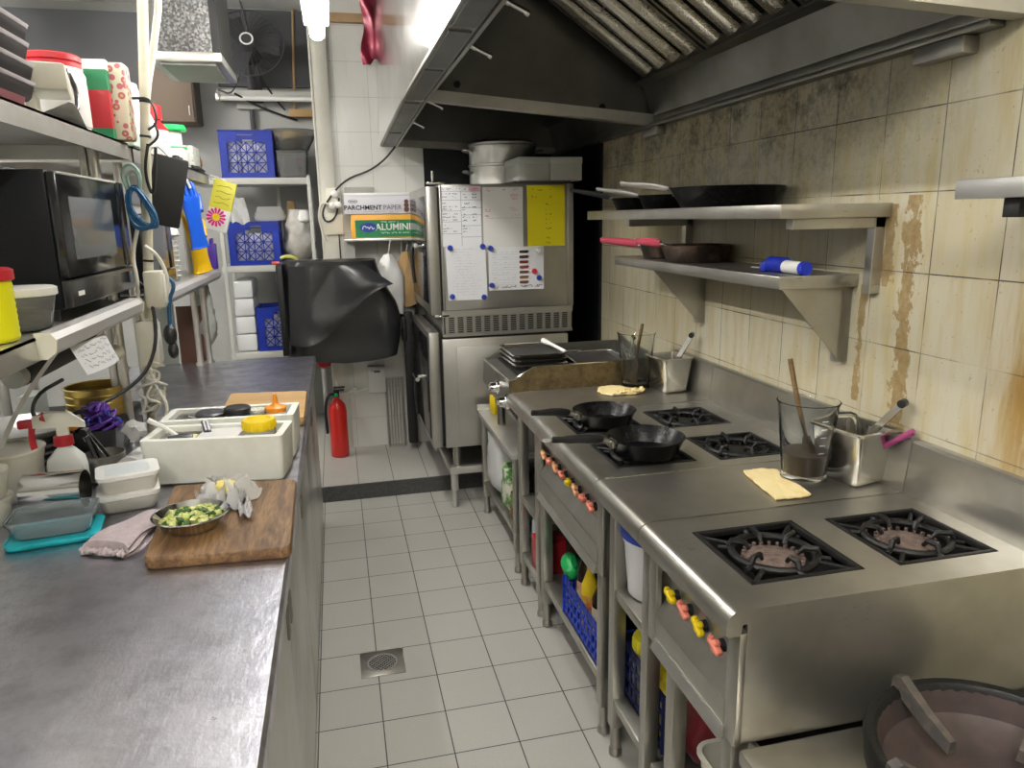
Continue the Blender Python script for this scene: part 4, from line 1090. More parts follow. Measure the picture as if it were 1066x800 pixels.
part(fb2, 'lettering', M().text('ALUMINIUM', .055, FR(.395, 1.521, 4.6025), .0004, .0012), 'white_plastic', smooth=False)
m = M(); scrib(m, .28, .40, 1.553, .008, 4.602, rr, .002); scrib(m, .28, .45, 1.487, .010, 4.602, rr, .0024); part(fb2, 'small_print', m, 'white_plastic', smooth=False)
m = M().lathe([(.001, 0), (.052, 0), (.052, .001), (.001, .001)], (0, 0, 0), 30, FR(.205, 1.521, 4.603) @ Matrix.Diagonal((1, .55, 1, 1))); part(fb2, 'logo', m, 'ink_blue', smooth=False)
m = M(); scrib(m, .17, .245, 1.521, .022, 4.6015, rr, .005, .0); part(fb2, 'logo_lettering', m, 'white_plastic', smooth=False)
def hang_bag(name, label, c, w, h, d, material, seed, cat='bag'):
    r = random.Random(seed); n = 22; R = []
    for k in range(12):
        t = k / 11; p = .22 + .78 * min(1, (t / .35)) ** .8
        R.append([(c[0] + w / 2 * p * math.cos(a) + .008 * math.sin(3 * a + k * .4), c[1] + d / 2 * p * math.sin(a) * (1 + .12 * math.sin(4 * a + k)), c[2] - h * t + .010 * math.sin(5 * a) * t) for a in [2 * PI * i / n for i in range(n)]])
    t = thing(name, label, cat, c)
    part(t, 'bag_body', M().loft(R), material, ang=60)
    part(t, 'tie', M().tube([(c[0], c[1], c[2] - .01), (c[0] + .01, c[1], c[2] + .03), (c[0] + .02, c[1] + .01, 1.445)], .003, 6), 'cable_white')
hang_bag('cloth_bag', 'white bag hanging under the wall rack between black cover and brown bag', (.310, 4.58, 1.36), .17, .37, .11, 'cloth_white', 2)
hang_bag('paper_bag', 'brown paper bag hanging under the wall rack beside the oven door', (.425, 4.63, 1.37), .14, .33, .10, 'paper_brown', 4)
hang_bag('plastic_bag', 'grey clear plastic bag bunched below the hanging white and brown bags', (.385, 4.66, 1.10), .17, .13, .12, 'grey_film', 6) if mat('grey_film', (.45, .44, .42), .25, trans=.3, bump=.5, bs=30) else 0
# black covered appliance
t = thing('covered_appliance', 'boxy appliance wrapped in a black plastic bag on the back wall', 'appliance', (0, 4.55, .78))
r = random.Random(3); n = 48; R = []
for k in range(15):
    f = k / 14; z = .775 + (1.335 - .775) * f
    xl = -.315; xr = .33 - .07 * max(0, f - .55) / .45 + .03 * math.sin(f * 5)
    ring = []
    for i in range(n):
        a = 2 * PI * i / n; cx, sx = math.cos(a), math.sin(a)
        e = .35 if k < 14 else .4
        x = (xl + xr) / 2 + (xr - xl) / 2 * math.copysign(abs(cx) ** e, cx); y = 4.56 + .175 * math.copysign(abs(sx) ** e, sx)
        fold = .012 * math.sin(x * 24 + f * 3) * (1 - f) + .006 * abs(math.sin(x * 11 - f * 7 + 1)) + .003 * math.sin(x * 31 + f * 17) + .022 * math.exp(-((x - (-.28 + .30 * (1 - f))) / .03) ** 2) - .030 * math.exp(-((x - .02 - .25 * f) / .08) ** 2) * (1 - f)
        if sx < -.1: y -= fold
        zz = z - .05 * (1 - f) * (.5 + .5 * math.sin(x * 7 + 1)) + (.02 * (x + .3) * (1 - f))
        ring.append((x, min(y, 4.745), zz))
    R.append(ring)
part(t, 'black_bag', M().loft(R), 'bag_black', ang=70)
m = M().grid(40, 30, lambda u, v: (-.285 + .60 * u * (1 - .30 * v) + .02 * v, 4.345 - .02 * math.sin(u * 3.1) - .035 * (1 - v) * (1 + .5 * math.sin(u * 9)) - .010 * abs(math.sin(u * 3.4 - v * 2.6 + .5)) - .003 * math.sin(u * 13 + v * 7 + 2 * math.sin(v * 5)), 1.325 - .45 * (1 - v) * (1 - .70 * u ** 1.3 + .10 * math.sin(u * 6)) - .01 * v), .003)
part(t, 'bag_flap', m, 'bag_black', ang=70)
part(t, 'side_frame', M().box(-.335, -.30, 4.37, 4.42, .80, 1.325, .006), 'black_plastic')
part(t, 'wall_bracket', M().box(0.0, .25, 4.56, 4.768, .775, .80, .003), 'steel_dark')
ex = thing('fire_extinguisher', 'red fire extinguisher standing on the raised floor by the back wall', 'fire extinguisher', (-.055, 4.62, .09))
c = (-.055, 4.62, .09)
part(ex, 'cylinder', M().lathe([(.045, 0), (.056, .006), (.057, .02), (.057, .30), (.05, .34), (.03, .365), (.018, .375), (.018, .39)], c, 30), 'red_paint')
part(ex, 'valve', M().cyl((c[0], c[1], .48), (c[0], c[1], .52), .018).box(c[0] - .015, c[0] + .05, c[1] - .01, c[1] + .01, .515, .528, .003).box(c[0] - .015, c[0] + .055, c[1] - .01, c[1] + .01, .535, .545, .003), 'black_plastic')
part(ex, 'hose', M().tube([(c[0] - .01, c[1], .50), (c[0] - .05, c[1] - .02, .50), (c[0] - .075, c[1] - .02, .42), (c[0] - .07, c[1] - .02, .25)], .009, 8, 2), 'black_plastic')
part(ex, 'gauge', M().cyl((c[0], c[1] - .018, .497), (c[0], c[1] - .03, .497), .012), 'green_plastic')
mm = M(); mm.lathe([(.0575, .10), (.058, .10), (.058, .22), (.0575, .22)], c, 30, cap=False)
bag('red_pouch', 'small round red pouch hanging under the black covered appliance', (-.115, 4.62, .665), .09, .07, .11, 'red_plastic', .7, 5)
t = thing('wall_box', 'white electrical box low on the tiled back wall', 'electrical box', (.205, 4.75, .46))
part(t, 'cover', M().box(.152, .262, 4.725, 4.77, .463, .636, .005), 'white_plastic'); part(t, 'screw', M().cyl((.18, 4.724, .61), (.18, 4.7255, .61), .006), 'grey_plastic'); part(t, 'nameplate', M().box(.19, .23, 4.7235, 4.7255, .597, .61), 'ink_grey', smooth=False)
t = thing('conduit', 'white conduit running to the electrical box on the back wall', 'pipe', (.05, 4.755, .45))
part(t, 'pipe', M().tube([(-.05, 4.755, .55), (-.045, 4.755, .47), (.0, 4.755, .462), (.152, 4.755, .49)], .008, 8, 1), 'white_plastic')
part(t, 'clip', M().box(.055, .075, 4.74, 4.77, .455, .50, .003), 'white_plastic')
t = thing('wire_rack', 'rusty wire rack leaning against the back wall beside the lower oven', 'rack', (.315, 4.70, .1))
for k in range(6):
    part(t, 'wire', M().cyl((.268 + .019 * k, 4.70, .10), (.268 + .019 * k, 4.735, .55), .003, n=6), 'steel_range')
part(t, 'frame', M().tube([(.262, 4.70, .095), (.37, 4.70, .095), (.37, 4.738, .555), (.262, 4.738, .555)], .004, 6, closed=True), 'steel_range')
t = thing('foil_bag', 'shiny dark red foil bag hanging high on the back wall beside the hood', 'bag', (.31, 4.69, 2.45))
m = M().grid(10, 14, lambda u, v: (.24 + .135 * u + .012 * (v - .5) - (.012 * math.sin(v * 9)), 4.68 - .03 * math.sin(u * PI) - .012 * math.sin(u * 9 + v * 8), 2.455 + .42 * v + .035 * (abs(u - .5) * 2 < .35) * (v < .05) ), .012)
part(t, 'bag_body', m, 'foil_red', ang=60)
part(t, 'hook', M().tube([(.31, 4.70, 2.86), (.31, 4.74, 2.90), (.31, 4.77, 2.90)], .004, 6), 'steel')
t = thing('power_cable', 'black cable looping from the hood corner down to the wall sockets', 'cable', (.1, 4.7, 1.8))
part(t, 'cable', M().tube([(.40, 4.64, 2.0), (.33, 4.69, 1.92), (.24, 4.74, 1.86), (.10, 4.745, 1.815), (.0, 4.73, 1.72), (-.065, 4.73, 1.62), (-.045, 4.73, 1.55), (.02, 4.73, 1.58), (.045, 4.73, 1.70)], .006, 8, 2), 'cable_black')
t = thing('wall_socket', 'white wall sockets and plugs on the pillar left of the parchment box', 'socket', (.02, 4.745, 1.6))
part(t, 'plate', M().box(-.05, .06, 4.735, 4.752, 1.48, 1.60, .004).box(-.03, .055, 4.735, 4.752, 1.62, 1.76, .004), 'cream_plastic')
for x, z in ((.0, 1.655), (.02, 1.725), (.035, 1.66)): part(t, 'plug', M().lathe([(.018, 0), (.022, .01), (.02, .04), (.008, .05)], (0, 0, 0), 16, Matrix.Translation((x, 4.737, z)) @ Matrix.Rotation(PI / 2, 4, 'X')), 'white_plastic')
part(t, 'flex', M().tube([(0, 4.70, 1.655), (-.06, 4.70, 1.68), (-.085, 4.72, 1.60), (-.07, 4.73, 1.50), (-.05, 4.735, 1.44)], .007, 8, 2), 'cable_white')
part(t, 'flex', M().tube([(.03, 4.74, 1.49), (.03, 4.742, 1.42), (.03, 4.742, 1.30)], .004, 8, 1), 'cable_black')

# ================================================================== alcove: rack, crates, fan, lamp
rk = thing('storage_rack', 'grey steel storage rack with three shelves in the alcove', 'rack', (-.45, 5.4, .09))
for z in (.70, 1.285, 1.85):
    part(rk, 'shelf', M().box(-.86 if z > 1.8 else -.735, -.13, 5.19, 5.62, z - .045, z - .003, .003), 'rack_grey') if mat('rack_grey', (.50, .50, .47), .45) else 0
for x, y in ((-.715, 5.20), (-.14, 5.20), (-.715, 5.6), (-.14, 5.6), (-.365, 5.60)):
    part(rk, 'post', M().box(x - .012, x + .012, y - .012, y + .012, .09, 1.86, .002), 'rack_grey')
part(rk, 'post', M().box(-.377, -.353, 5.195, 5.215, .09, 1.24, .002), 'rack_grey')
def milk_crate(loc, w, d, h, label, cut=0):
    t = thing('milk_crate', label, 'crate', loc, 'blue milk crates on the rack')
    x0, x1, y0, y1, z0 = loc[0] - w / 2, loc[0] + w / 2, loc[1], loc[1] + d, loc[2]
    def face(m, F, W):
        bd, tb, bb = .045, .075, .03; th = .012
        def bx(u0, u1, v0, v1, t0=0, t1=th):
            m.loft([[F(u0, v0, t0), F(u1, v0, t0), F(u1, v1, t0), F(u0, v1, t0)], [F(u0, v0, t1), F(u1, v0, t1), F(u1, v1, t1), F(u0, v1, t1)]])
        bx(0, bd, 0, h); bx(W - bd, W, 0, h); bx(bd, W - bd, 0, bb)
        bx(bd, W - bd, h - .028, h); bx(bd, W * .34, h - tb, h - .028); bx(W * .66, W - bd, h - tb, h - .028)
        for zz in (h * .25, h * .5, h * .75): bx(.0, bd, zz - .002, zz + .002, -.003, 0); bx(W - bd, W, zz - .002, zz + .002, -.003, 0)
        bx(0, W, h - .008, h, -.006, 0); bx(0, W, h - .045, h - .041, -.003, 0); bx(0, W, 0, .010, -.004, 0)
        n = 4; cw = (W - 2 * bd) / n; rows = 3; ch = (h - tb - bb) / rows
        def strut(a, b):
            a, b = V(a), V(b); dd = (b - a).normalized(); q = V((-dd.y, dd.x)) * .0028
            pts = [a - q, a + q, b + q, b - q]
            m.loft([[F(p.x, p.y, .002) for p in pts], [F(p.x, p.y, .010) for p in pts]])
        for i in range(n):
            for k in range(rows):
                u0, v0 = bd + i * cw, bb + k * ch
                if k == rows - 1 and 1 <= i <= 2: strut((u0, v0), (u0 + (cw if i == 1 else 0), v0 + ch * (1 if i == 1 else 0) + 1e-4)) if False else None
                strut((u0, v0), (u0 + cw, v0 + ch)); strut((u0 + cw, v0), (u0, v0 + ch))
            strut((bd + i * cw, bb), (bd + i * cw + 1e-5, h - tb))
        for k in range(1, rows): strut((bd, bb + k * ch), (W - bd, bb + k * ch + 1e-5))
    m = M()
    face(m, lambda u, v, t_: (x0 + u, y0 + t_, z0 + v), w); part(t, 'front_wall', m, 'crate_blue', smooth=False)
    m = M(); face(m, lambda u, v, t_: (x0 + u, y1 - t_, z0 + v), w); part(t, 'back_wall', m, 'crate_blue', smooth=False)
    for xs, sg in ((x0, 1), (x1, -1)):
        m = M(); face(m, lambda u, v, t_: (xs + sg * t_, y0 + .012 + u, z0 + v), d - .024); part(t, 'side_wall', m, 'crate_blue', smooth=False)
    part(t, 'bottom', M().box(x0 + .01, x1 - .01, y0 + .01, y1 - .01, z0, z0 + .01), 'crate_blue')
    return t
mat('film_white', (.70, .71, .72), .3, bump=.5, bs=30)
milk_crate((-.515, 5.21, 1.85), .33, .32, .295, 'blue lattice milk crate on the top shelf of the alcove rack')
milk_crate((-.52, 5.21, 1.285), .325, .32, .285, 'blue lattice milk crate on the middle shelf behind the flower packet')
milk_crate((-.385, 5.21, .70), .33, .32, .295, 'blue lattice milk crate on the lowest shelf, half hidden by black cover')
for (x, y, z), lab, hh in (((-.515, 5.37, 1.862), 'of three white wrapped packs inside the top blue crate', .22), ((-.52, 5.37, 1.297), 'of three white wrapped packs inside the middle blue crate', .215), ((-.385, 5.37, .712), 'of three white wrapped packs inside the lowest blue crate', .21)):
    for k in range(3): solo('napkin_pack', ('leftmost ', 'middle ', 'rightmost ')[k] + lab, 'pack', M().box(x - .12 + .082 * k, x - .042 + .082 * k, y - .13, y + .12, z, z + hh - .02 * (k % 2), .012), 'film_white', (x - .081 + .082 * k, y, z), 'white packs in the milk crates')
mat('film_white', (.70, .71, .72), .3, bump=.5, bs=30)
t = thing('plastic_bin', 'clear grey plastic bin with a red thing inside beside the top crate', 'container', (-.235, 5.36, 1.85))
m = M(); m.rbox(-.322, -.15, 5.23, 5.50, 1.851, 2.02, .015, .008, .003, 4, .006); part(t, 'tub', m, 'bin_clear') if mat('bin_clear', (.55, .55, .55), .2, trans=.75, ior=1.1) else 0
solo('red_packet', 'red packet seen inside the clear grey bin', 'packet', M().box(-.215, -.165, 5.245, 5.26, 1.92, 1.98, .004), 'red_plastic', (-.19, 5.25, 1.92))
bag('grey_bag', 'dark grey bag filling the clear bin on the top shelf', (-.245, 5.38, 1.858), .12, .18, .14, 'bag_grey', .8, 12) if mat('bag_grey', (.20, .20, .21), .35, bump=.5, bs=30) else 0
t = thing('plastic_bowl', 'wide clear plastic basin holding a basket, on top of the clear bin', 'bowl', (-.24, 5.36, 2.022))
c = (-.24, 5.36, 2.022)
part(t, 'basin', M().lathe([(.001, 0), (.10, 0), (.11, .006), (.175, .125), (.185, .13), (.185, .134), (.172, .13), (.106, .012), (.001, .006)], c, 36), 'bin_clear')
t = thing('wicker_basket', 'tan woven basket lying in the clear basin', 'basket', (-.24, 5.34, 2.05))
m = M().lathe([(.001, 0), (.07, 0), (.085, .05), (.08, .055), (.066, .008), (.001, .006)], (0, 0, 0), 26, TR((-.24, 5.33, 2.06), 0, -.7)); part(t, 'weave', m, 'basket_tan')
t = thing('brown_sheet', 'brown cardboard piece lying over the clear basin', 'cardboard', (-.22, 5.36, 2.15)); part(t, 'card', M().box(-.14, .10, -.06, .06, -.006, .006, .002, T=TR((-.22, 5.42, 2.165), .1, .25)), 'cardboard')
# white foam boxes wrapped in plastic, plastic bags
for k in range(4):
    part(thing('wrapped_pack', ('lowest', 'second', 'third', 'topmost')[k] + ' film-wrapped white pack in the stack on the lowest shelf', 'pack', (-.62, 5.40, .70 + .12 * k), 'film-wrapped packs'), 'pack', M().box(-.695 + .004 * k, -.56, 5.22, 5.55, .702 + .121 * k, .818 + .121 * k, .012), 'film_white')
bag('plastic_bag', 'clear crinkled plastic bag on middle shelf right of the blue crate', (-.235, 5.36, 1.285), .20, .26, .36, 'bag_clear', .55, 21, wr=.12) if mat('bag_clear', (.50, .49, .46), .25, 0, (.34, .32, .28), ns=9, bump=.8, bs=26) else 0
bag('brown_bag', 'brown bag standing among the clear bags on the middle shelf', (-.28, 5.50, 1.285), .10, .10, .42, 'paper_brown', .5, 22)
bag('white_bag', 'small knotted white bag on the middle shelf near the rack post', (-.19, 5.28, 1.55), .08, .08, .09, 'cloth_white', .7, 23)
bag('white_bag', 'white crumpled bag resting behind the middle blue crate', (-.43, 5.57, 1.55), .22, .06, .12, 'cloth_white', .7, 24)
t = thing('hose_coil', 'yellow-green hose end on the middle shelf by the black cover', 'hose', (-.26, 5.2, 1.29)); part(t, 'hose', M().tube([(-.36, 5.21, 1.325), (-.32, 5.195, 1.34), (-.27, 5.19, 1.33), (-.25, 5.20, 1.30)], .012, 8, 2), 'hose_green') if mat('hose_green', (.50, .52, .12), .4) else 0
solo('red_clip', 'small orange-red clip on the middle shelf edge below the blue crate', 'clip', M().box(-.42, -.37, 5.185, 5.205, 1.285, 1.305, .005), 'clip_red', (-.4, 5.19, 1.285)) if mat('clip_red', (.75, .12, .05), .4) else 0
# fan
fn = thing('wall_fan', 'dark caged wall fan hanging high in the alcove', 'fan', (-.47, 5.55, 2.6))
c = V((-.47, 5.50, 2.70)); rt = Matrix.Translation(c) @ Matrix.Rotation(math.radians(70), 4, 'X')
m = M(rt)
m.tube([(.23 * math.cos(a), .23 * math.sin(a), .05) for a in [2 * PI * k / 36 for k in range(36)]], .005, 6, closed=True)
for k in range(36):
    a = 2 * PI * k / 36
    m.tube([(.03 * math.cos(a), .03 * math.sin(a), .10), (.14 * math.cos(a), .14 * math.sin(a), .095), (.23 * math.cos(a), .23 * math.sin(a), .05)], .0018, 4)
    m.tube([(.03 * math.cos(a), .03 * math.sin(a), -.02), (.16 * math.cos(a), .16 * math.sin(a), -.01), (.23 * math.cos(a), .23 * math.sin(a), .05)], .0018, 4)
part(fn, 'cage', m, 'fan_dark')
for k in range(3):
    a = 2 * PI * k / 3; m = M(rt @ Matrix.Rotation(a, 4, 'Z')); m.grid(6, 6, lambda u, v: (.03 + .17 * u, (-.02 - .05 * u) + (.07 + .08 * u) * v, .03 + .02 * (v - .5)), .003); part(fn, 'blade', m, 'fan_dark')
part(fn, 'motor', M(rt).lathe([(.001, .10), (.035, .10), (.045, .09), (.045, .06), (.06, -.02), (.07, -.10), (.05, -.14), (.001, -.15)], (0, 0, 0), 24), 'fan_dark')
m = M(rt); m.lathe([(.034, .101), (.044, .101), (.044, .103), (.034, .103), (.034, .101)], (0, 0, 0), 24, cap=False); part(fn, 'badge_ring', m, 'white_plastic')
part(fn, 'arm', M().tube([(-.47, 5.58, 2.66), (-.47, 5.62, 2.52), (-.47, 5.70, 2.47)], .022, 10, 1).box(-.52, -.42, 5.70, 5.75, 2.38, 2.56, .01), 'fan_dark')
part(fn, 'cord', M().tube([(-.44, 5.56, 2.66), (-.40, 5.6, 2.5), (-.33, 5.70, 2.40), (-.28, 5.74, 2.34)], .006, 6, 2).tube([(-.50, 5.58, 2.66), (-.57, 5.6, 2.5), (-.62, 5.62, 2.42), (-.70, 5.62, 2.45)], .006, 6, 2).tube([(-.60, 5.62, 2.43), (-.47, 5.66, 2.36), (-.30, 5.70, 2.30), (-.20, 5.72, 2.27)], .007, 6, 2).tube([(-.50, 5.5, 3.0), (-.48, 5.5, 2.9), (-.46, 5.5, 2.78)], .006, 6, 1), 'black_plastic')
t = thing('fluorescent_lamp', 'unlit grey fluorescent lamp fixture high on the alcove wall', 'light', (-.4, 5.70, 2.42))
part(t, 'housing', M().box(-.72, -.08, 5.66, 5.75, 2.41, 2.46, .006), 'rack_grey'); part(t, 'tube', M().cyl((-.71, 5.645, 2.40), (-.09, 5.645, 2.40), .016), 'white_plastic'); part(t, 'end_cap', M().box(-.725, -.70, 5.62, 5.67, 2.38, 2.43, .004), 'steel')
t = thing('wall_bracket', 'dark grey post and plate under the alcove lamp', 'bracket', (-.5, 5.72, 2.2)); part(t, 'plate', M().box(-.60, -.42, 5.715, 5.75, 2.34, 2.395, .004), 'grey_plastic'); part(t, 'post', M().box(-.52, -.49, 5.70, 5.74, 1.9, 2.34, .003), 'fan_dark')
t = thing('bamboo_stick', 'long thin bamboo stick standing against the alcove wall', 'stick', (-.2, 5.7, 2.3)); part(t, 'stick', M().cyl((-.213, 5.72, 2.34), (-.175, 5.72, 3.0), .010, .008, 10), 'bamboo')
solo('wood_block', 'small wooden block under the bamboo stick', 'block', M().box(-.25, -.09, 5.68, 5.75, 2.29, 2.34, .004), 'bamboo', (-.2, 5.7, 2.3))
t = thing('conduit_line', 'thin pale pipe running along the top of the alcove wall', 'pipe', (-.3, 5.74, 2.95)); part(t, 'pipe', M().cyl((-.72, 5.735, 2.93), (-.07, 5.735, 2.92), .008), 'white_plastic')
# galvanised duct and brown cupboard
du = thing('air_duct', 'speckled galvanised air duct coming down from the ceiling above the left shelf', 'duct', (-.54, 3.7, 2.25))
part(du, 'shaft', M().box(-.655, -.445, 3.50, 3.95, 2.262, CZ, .003), 'galvanised')
part(du, 'side_cover', M().box(-.445, -.415, 3.505, 3.95, 2.255, CZ), 'black_plastic', smooth=False)
part(du, 'flange', M().box(-.70, -.41, 3.49, 4.0, 2.225, 2.262, .004), 'steel')
part(du, 'outlet', M().box(-.655, -.44, 3.52, 3.93, 2.215, 2.226), 'wall_grey')
t = thing('wall_cupboard', 'brown wall cupboard hanging at the left end of the alcove', 'cupboard', (-.95, 5.6, 2.25))
part(t, 'body', M().box(-1.16, -.845, 5.45, 5.75, 2.22, 2.60, .004), 'cup_brown') if mat('cup_brown', (.19, .14, .105), .6) else 0
part(t, 'door', M().box(-.845, -.835, 5.46, 5.74, 2.225, 2.595, .003), 'cup_dark') if mat('cup_dark', (.09, .07, .06), .55) else 0
part(t, 'handle', M().cyl((-1.0 + .13, 5.445, 2.26), (-.87, 5.445, 2.32), .005), 'steel')
# ================================================================== prep counters
CX = -.133; ZC = .90
def counter(label, y0, y1, doors, x0=-.98):
    t = thing('prep_counter', label, 'counter', (-.55, (y0 + y1) / 2, 0))
    m = M().prism([(x0, .865), (x0, ZC), (CX - .006, ZC), (CX, ZC - .006), (CX, .865)], 'Y', y0 + .0015, y1 - .0015)
    part(t, 'worktop', m, 'steel_counter', ang=20)
    part(t, 'cabinet', M().box(x0 + .02, -.168, y0 + .01, y1 - .01, .06, .865, .002), 'steel')
    part(t, 'plinth', M().box(x0 + .02, -.178, y0 + .01, y1 - .01, .0, .06), 'steel_dark')
    n = doors; L = (y1 - y0 - .02) / n
    for i in range(n):
        a = y0 + .01 + L * i + .004; b = a + L - .008
        d = part(t, 'door', M().box(-.168, -.153, a, b, .09, .80, .003), 'steel')
        ym = b - .03 if i % 2 else a + .03
        part(d, 'handle', M().box(-.154, -.148, ym - .02, ym + .02, .70, .765, .002).box(-.1535, -.1475, ym - .015, ym + .015, .705, .760, .002), 'steel_dark')
    part(t, 'fascia', M().box(-.168, -.150, y0 + .005, y1 - .005, .806, .864, .002), 'steel')
    return t
counter('near stainless prep counter on the left with cutting board and containers', -.8, 2.10, 5)
counter('far stainless prep counter on the left carrying the second foam box', 2.10, 3.77, 3)
# ================================================================== shelves over the counter
def over_shelf(label, y0, y1, zs, posts, xf=-.60, xb=-1.04):
    t = thing('over_shelf', label, 'shelf', (-.82, (y0 + y1) / 2, ZC))
    for z, a, b in zs:
        m = M().box(xb, xf, a, b, z - .006, z).box(xf - .004, xf, a, b, z - .048, z).box(xb, xb + .004, a, b, z - .048, z).box(xb, xf, b - .004, b, z - .048, z).box(xb, xf, a, a + .004, z - .048, z)
        part(t, 'shelf_board', m, 'steel', smooth=False)
    for x, y in posts:
        m = M().cyl((x, y, ZC + .001), (x, y, 1.80), .014, n=14).cyl((x, y, ZC + .001), (x, y, ZC + .012), .022, n=14)
        part(t, 'post', m, 'steel')
    return t
over_shelf('near two-tier steel shelf over the counter carrying the black microwave', 1.15, 2.47, ((1.345, 1.15, 2.44), (1.808, 1.15, 2.57)), ((-.66, 2.42), (-.69, 2.44), (-1.0, 2.44), (-1.03, 2.40), (-.70, 1.2), (-1.0, 1.2)))
over_shelf('far two-tier steel shelf over the counter with hanging rubber gloves', 2.62, 4.05, ((1.335, 2.62, 3.98), (1.804, 2.62, 4.10)), ((-.66, 2.66), (-.63, 3.74), (-.665, 3.70), (-1.0, 3.70), (-1.0, 2.66)))
far_shelf = [o for o in COL.objects if o.get('category') == 'shelf' and o.name.startswith('over_shelf')][-1]
steel('steel_rail', (.60, .60, .62), .42, dirt=.08, metal=.45)
part(far_shelf, 'front_edge', M().prism([(-.603, 1.338), (-.585, 1.337), (-.572, 1.326), (-.570, 1.306), (-.584, 1.288), (-.603, 1.286)], 'Y', 2.63, 3.985), 'steel_rail', ang=30)
t = thing('ticket_rail', 'silver aluminium ticket rail clipped to the edge of the microwave shelf', 'rail', (-.58, 2.0, 1.33))
m = M().prism([(-.602, 1.352), (-.575, 1.350), (-.565, 1.338), (-.568, 1.315), (-.585, 1.302), (-.602, 1.302)], 'Y', 1.645, 2.36)
part(t, 'channel', m, 'steel_rail', ang=20) if steel('steel_rail', (.60, .60, .62), .42, dirt=.08, metal=.45) else 0
MATS['steel_rail']
for ya in (1.641, 2.36): part(t, 'end_cap', M().prism([(-.603, 1.354), (-.573, 1.352), (-.562, 1.338), (-.566, 1.313), (-.584, 1.299), (-.603, 1.299)], 'Y', ya, ya + .004), 'cream_plastic')
t = thing('order_slip', 'crumpled white order slip with writing hanging from the ticket rail', 'paper', (-.57, 1.9, 1.25))
SL = lambda u, v: (-.588 + .010 * math.sin(u * 3) + .028 * (1 - v), 1.785 + .245 * u, 1.302 - (1 - v) * (.066 + .01 * u))
part(t, 'sheet', M().grid(12, 8, SL, .0006), 'paper')
m = M(); rr = random.Random(9)
for k in range(4):
    prev = None
    for i in range(34):
        u = .06 + .88 * i / 34; v = .22 + .2 * k + rr.uniform(-.07, .07)
        p = V(SL(u, v)) + V((.0016, 0, 0))
        if prev and rr.random() > .15:
            q = V((0, .0, .0009)); m.bm.faces.new([m.bm.verts.new(x) for x in (prev - q, p - q, p + q, prev + q)])
        prev = p
part(t, 'handwriting', m, 'ink_faint', smooth=False)
t = thing('paper_strip', 'long white paper strip dangling from the near end of the ticket rail', 'paper', (-.58, 1.7, 1.1))
part(t, 'strip', M().grid(4, 16, lambda u, v: (-.592 - .01 * math.sin(v * 3) - .13 * (1 - v), 1.70 + .045 * u - .03 * (1 - v), 1.302 - .20 * (1 - v)), .0006), 'paper')
# microwave
mw = thing('microwave', 'large black microwave oven on the shelf at the left', 'microwave', (-.82, 2.18, 1.346))
y0, y1, zb, zt, xf = 1.90, 2.475, 1.372, 1.69, -.625
part(mw, 'cabinet', M().box(-1.03, xf, y0, y1, zb, zt, .004), 'black_satin') if mat('black_satin', (.007, .008, .010), .40, spec=.2) else 0
d = part(mw, 'door', M().box(xf, xf + .022, y0 + .004, 2.375, 1.445, zt - .004, .004), 'black_gloss')
part(d, 'window', M().box(xf + .0222, xf + .0232, 1.965, 2.31, 1.485, 1.632), 'display', smooth=False)
part(d, 'top_trim', M().box(xf + .018, xf + .026, y0 + .006, 2.375, zt - .010, zt - .004, .002), 'grey_plastic')
part(mw, 'control_panel', M().box(xf, xf + .02, 2.379, y1 - .003, 1.445, zt - .004, .004), 'black_gloss')
part(mw, 'lower_panel', M().box(xf, xf + .021, y0 + .004, y1 - .003, zb + .004, 1.440, .004), 'panel_grey') if mat('panel_grey', (.035, .034, .034), .22, coat=.3) else 0
part(mw, 'badge', M().box(xf + .0212, xf + .0218, 1.945, 1.99, 1.400, 1.411), 'white_plastic', smooth=False)
part(mw, 'button', M().box(xf + .021, xf + .028, 2.40, 2.455, 1.395, 1.43, .004), 'display')
m = M()
for x in (-.99, -.66):
    for y in (1.93, 2.44): part(mw, 'foot', M().cyl((x, y, 1.3455), (x, y, 1.374), .015), 'black_plastic')
m.bm.free()
mw2 = thing('microwave', 'second black microwave behind the pole on the far shelf', 'microwave', (-.82, 2.9, 1.336))
part(mw2, 'cabinet', M().box(-1.0, -.63, 2.70, 3.12, 1.35, 1.60, .004), 'black_satin')
d = part(mw2, 'door', M().box(-.63, -.612, 2.705, 3.02, 1.40, 1.595, .004), 'grey_film2') if mat('grey_film2', (.20, .20, .205), .2, coat=.4) else 0
part(d, 'window', M().box(-.6118, -.611, 2.76, 2.97, 1.44, 1.56), 'display', smooth=False)
part(mw2, 'lower_panel', M().box(-.63, -.612, 2.705, 3.115, 1.352, 1.396, .003), 'black_gloss')
part(mw2, 'control_panel', M().box(-.63, -.613, 3.024, 3.115, 1.40, 1.595, .003), 'black_gloss')
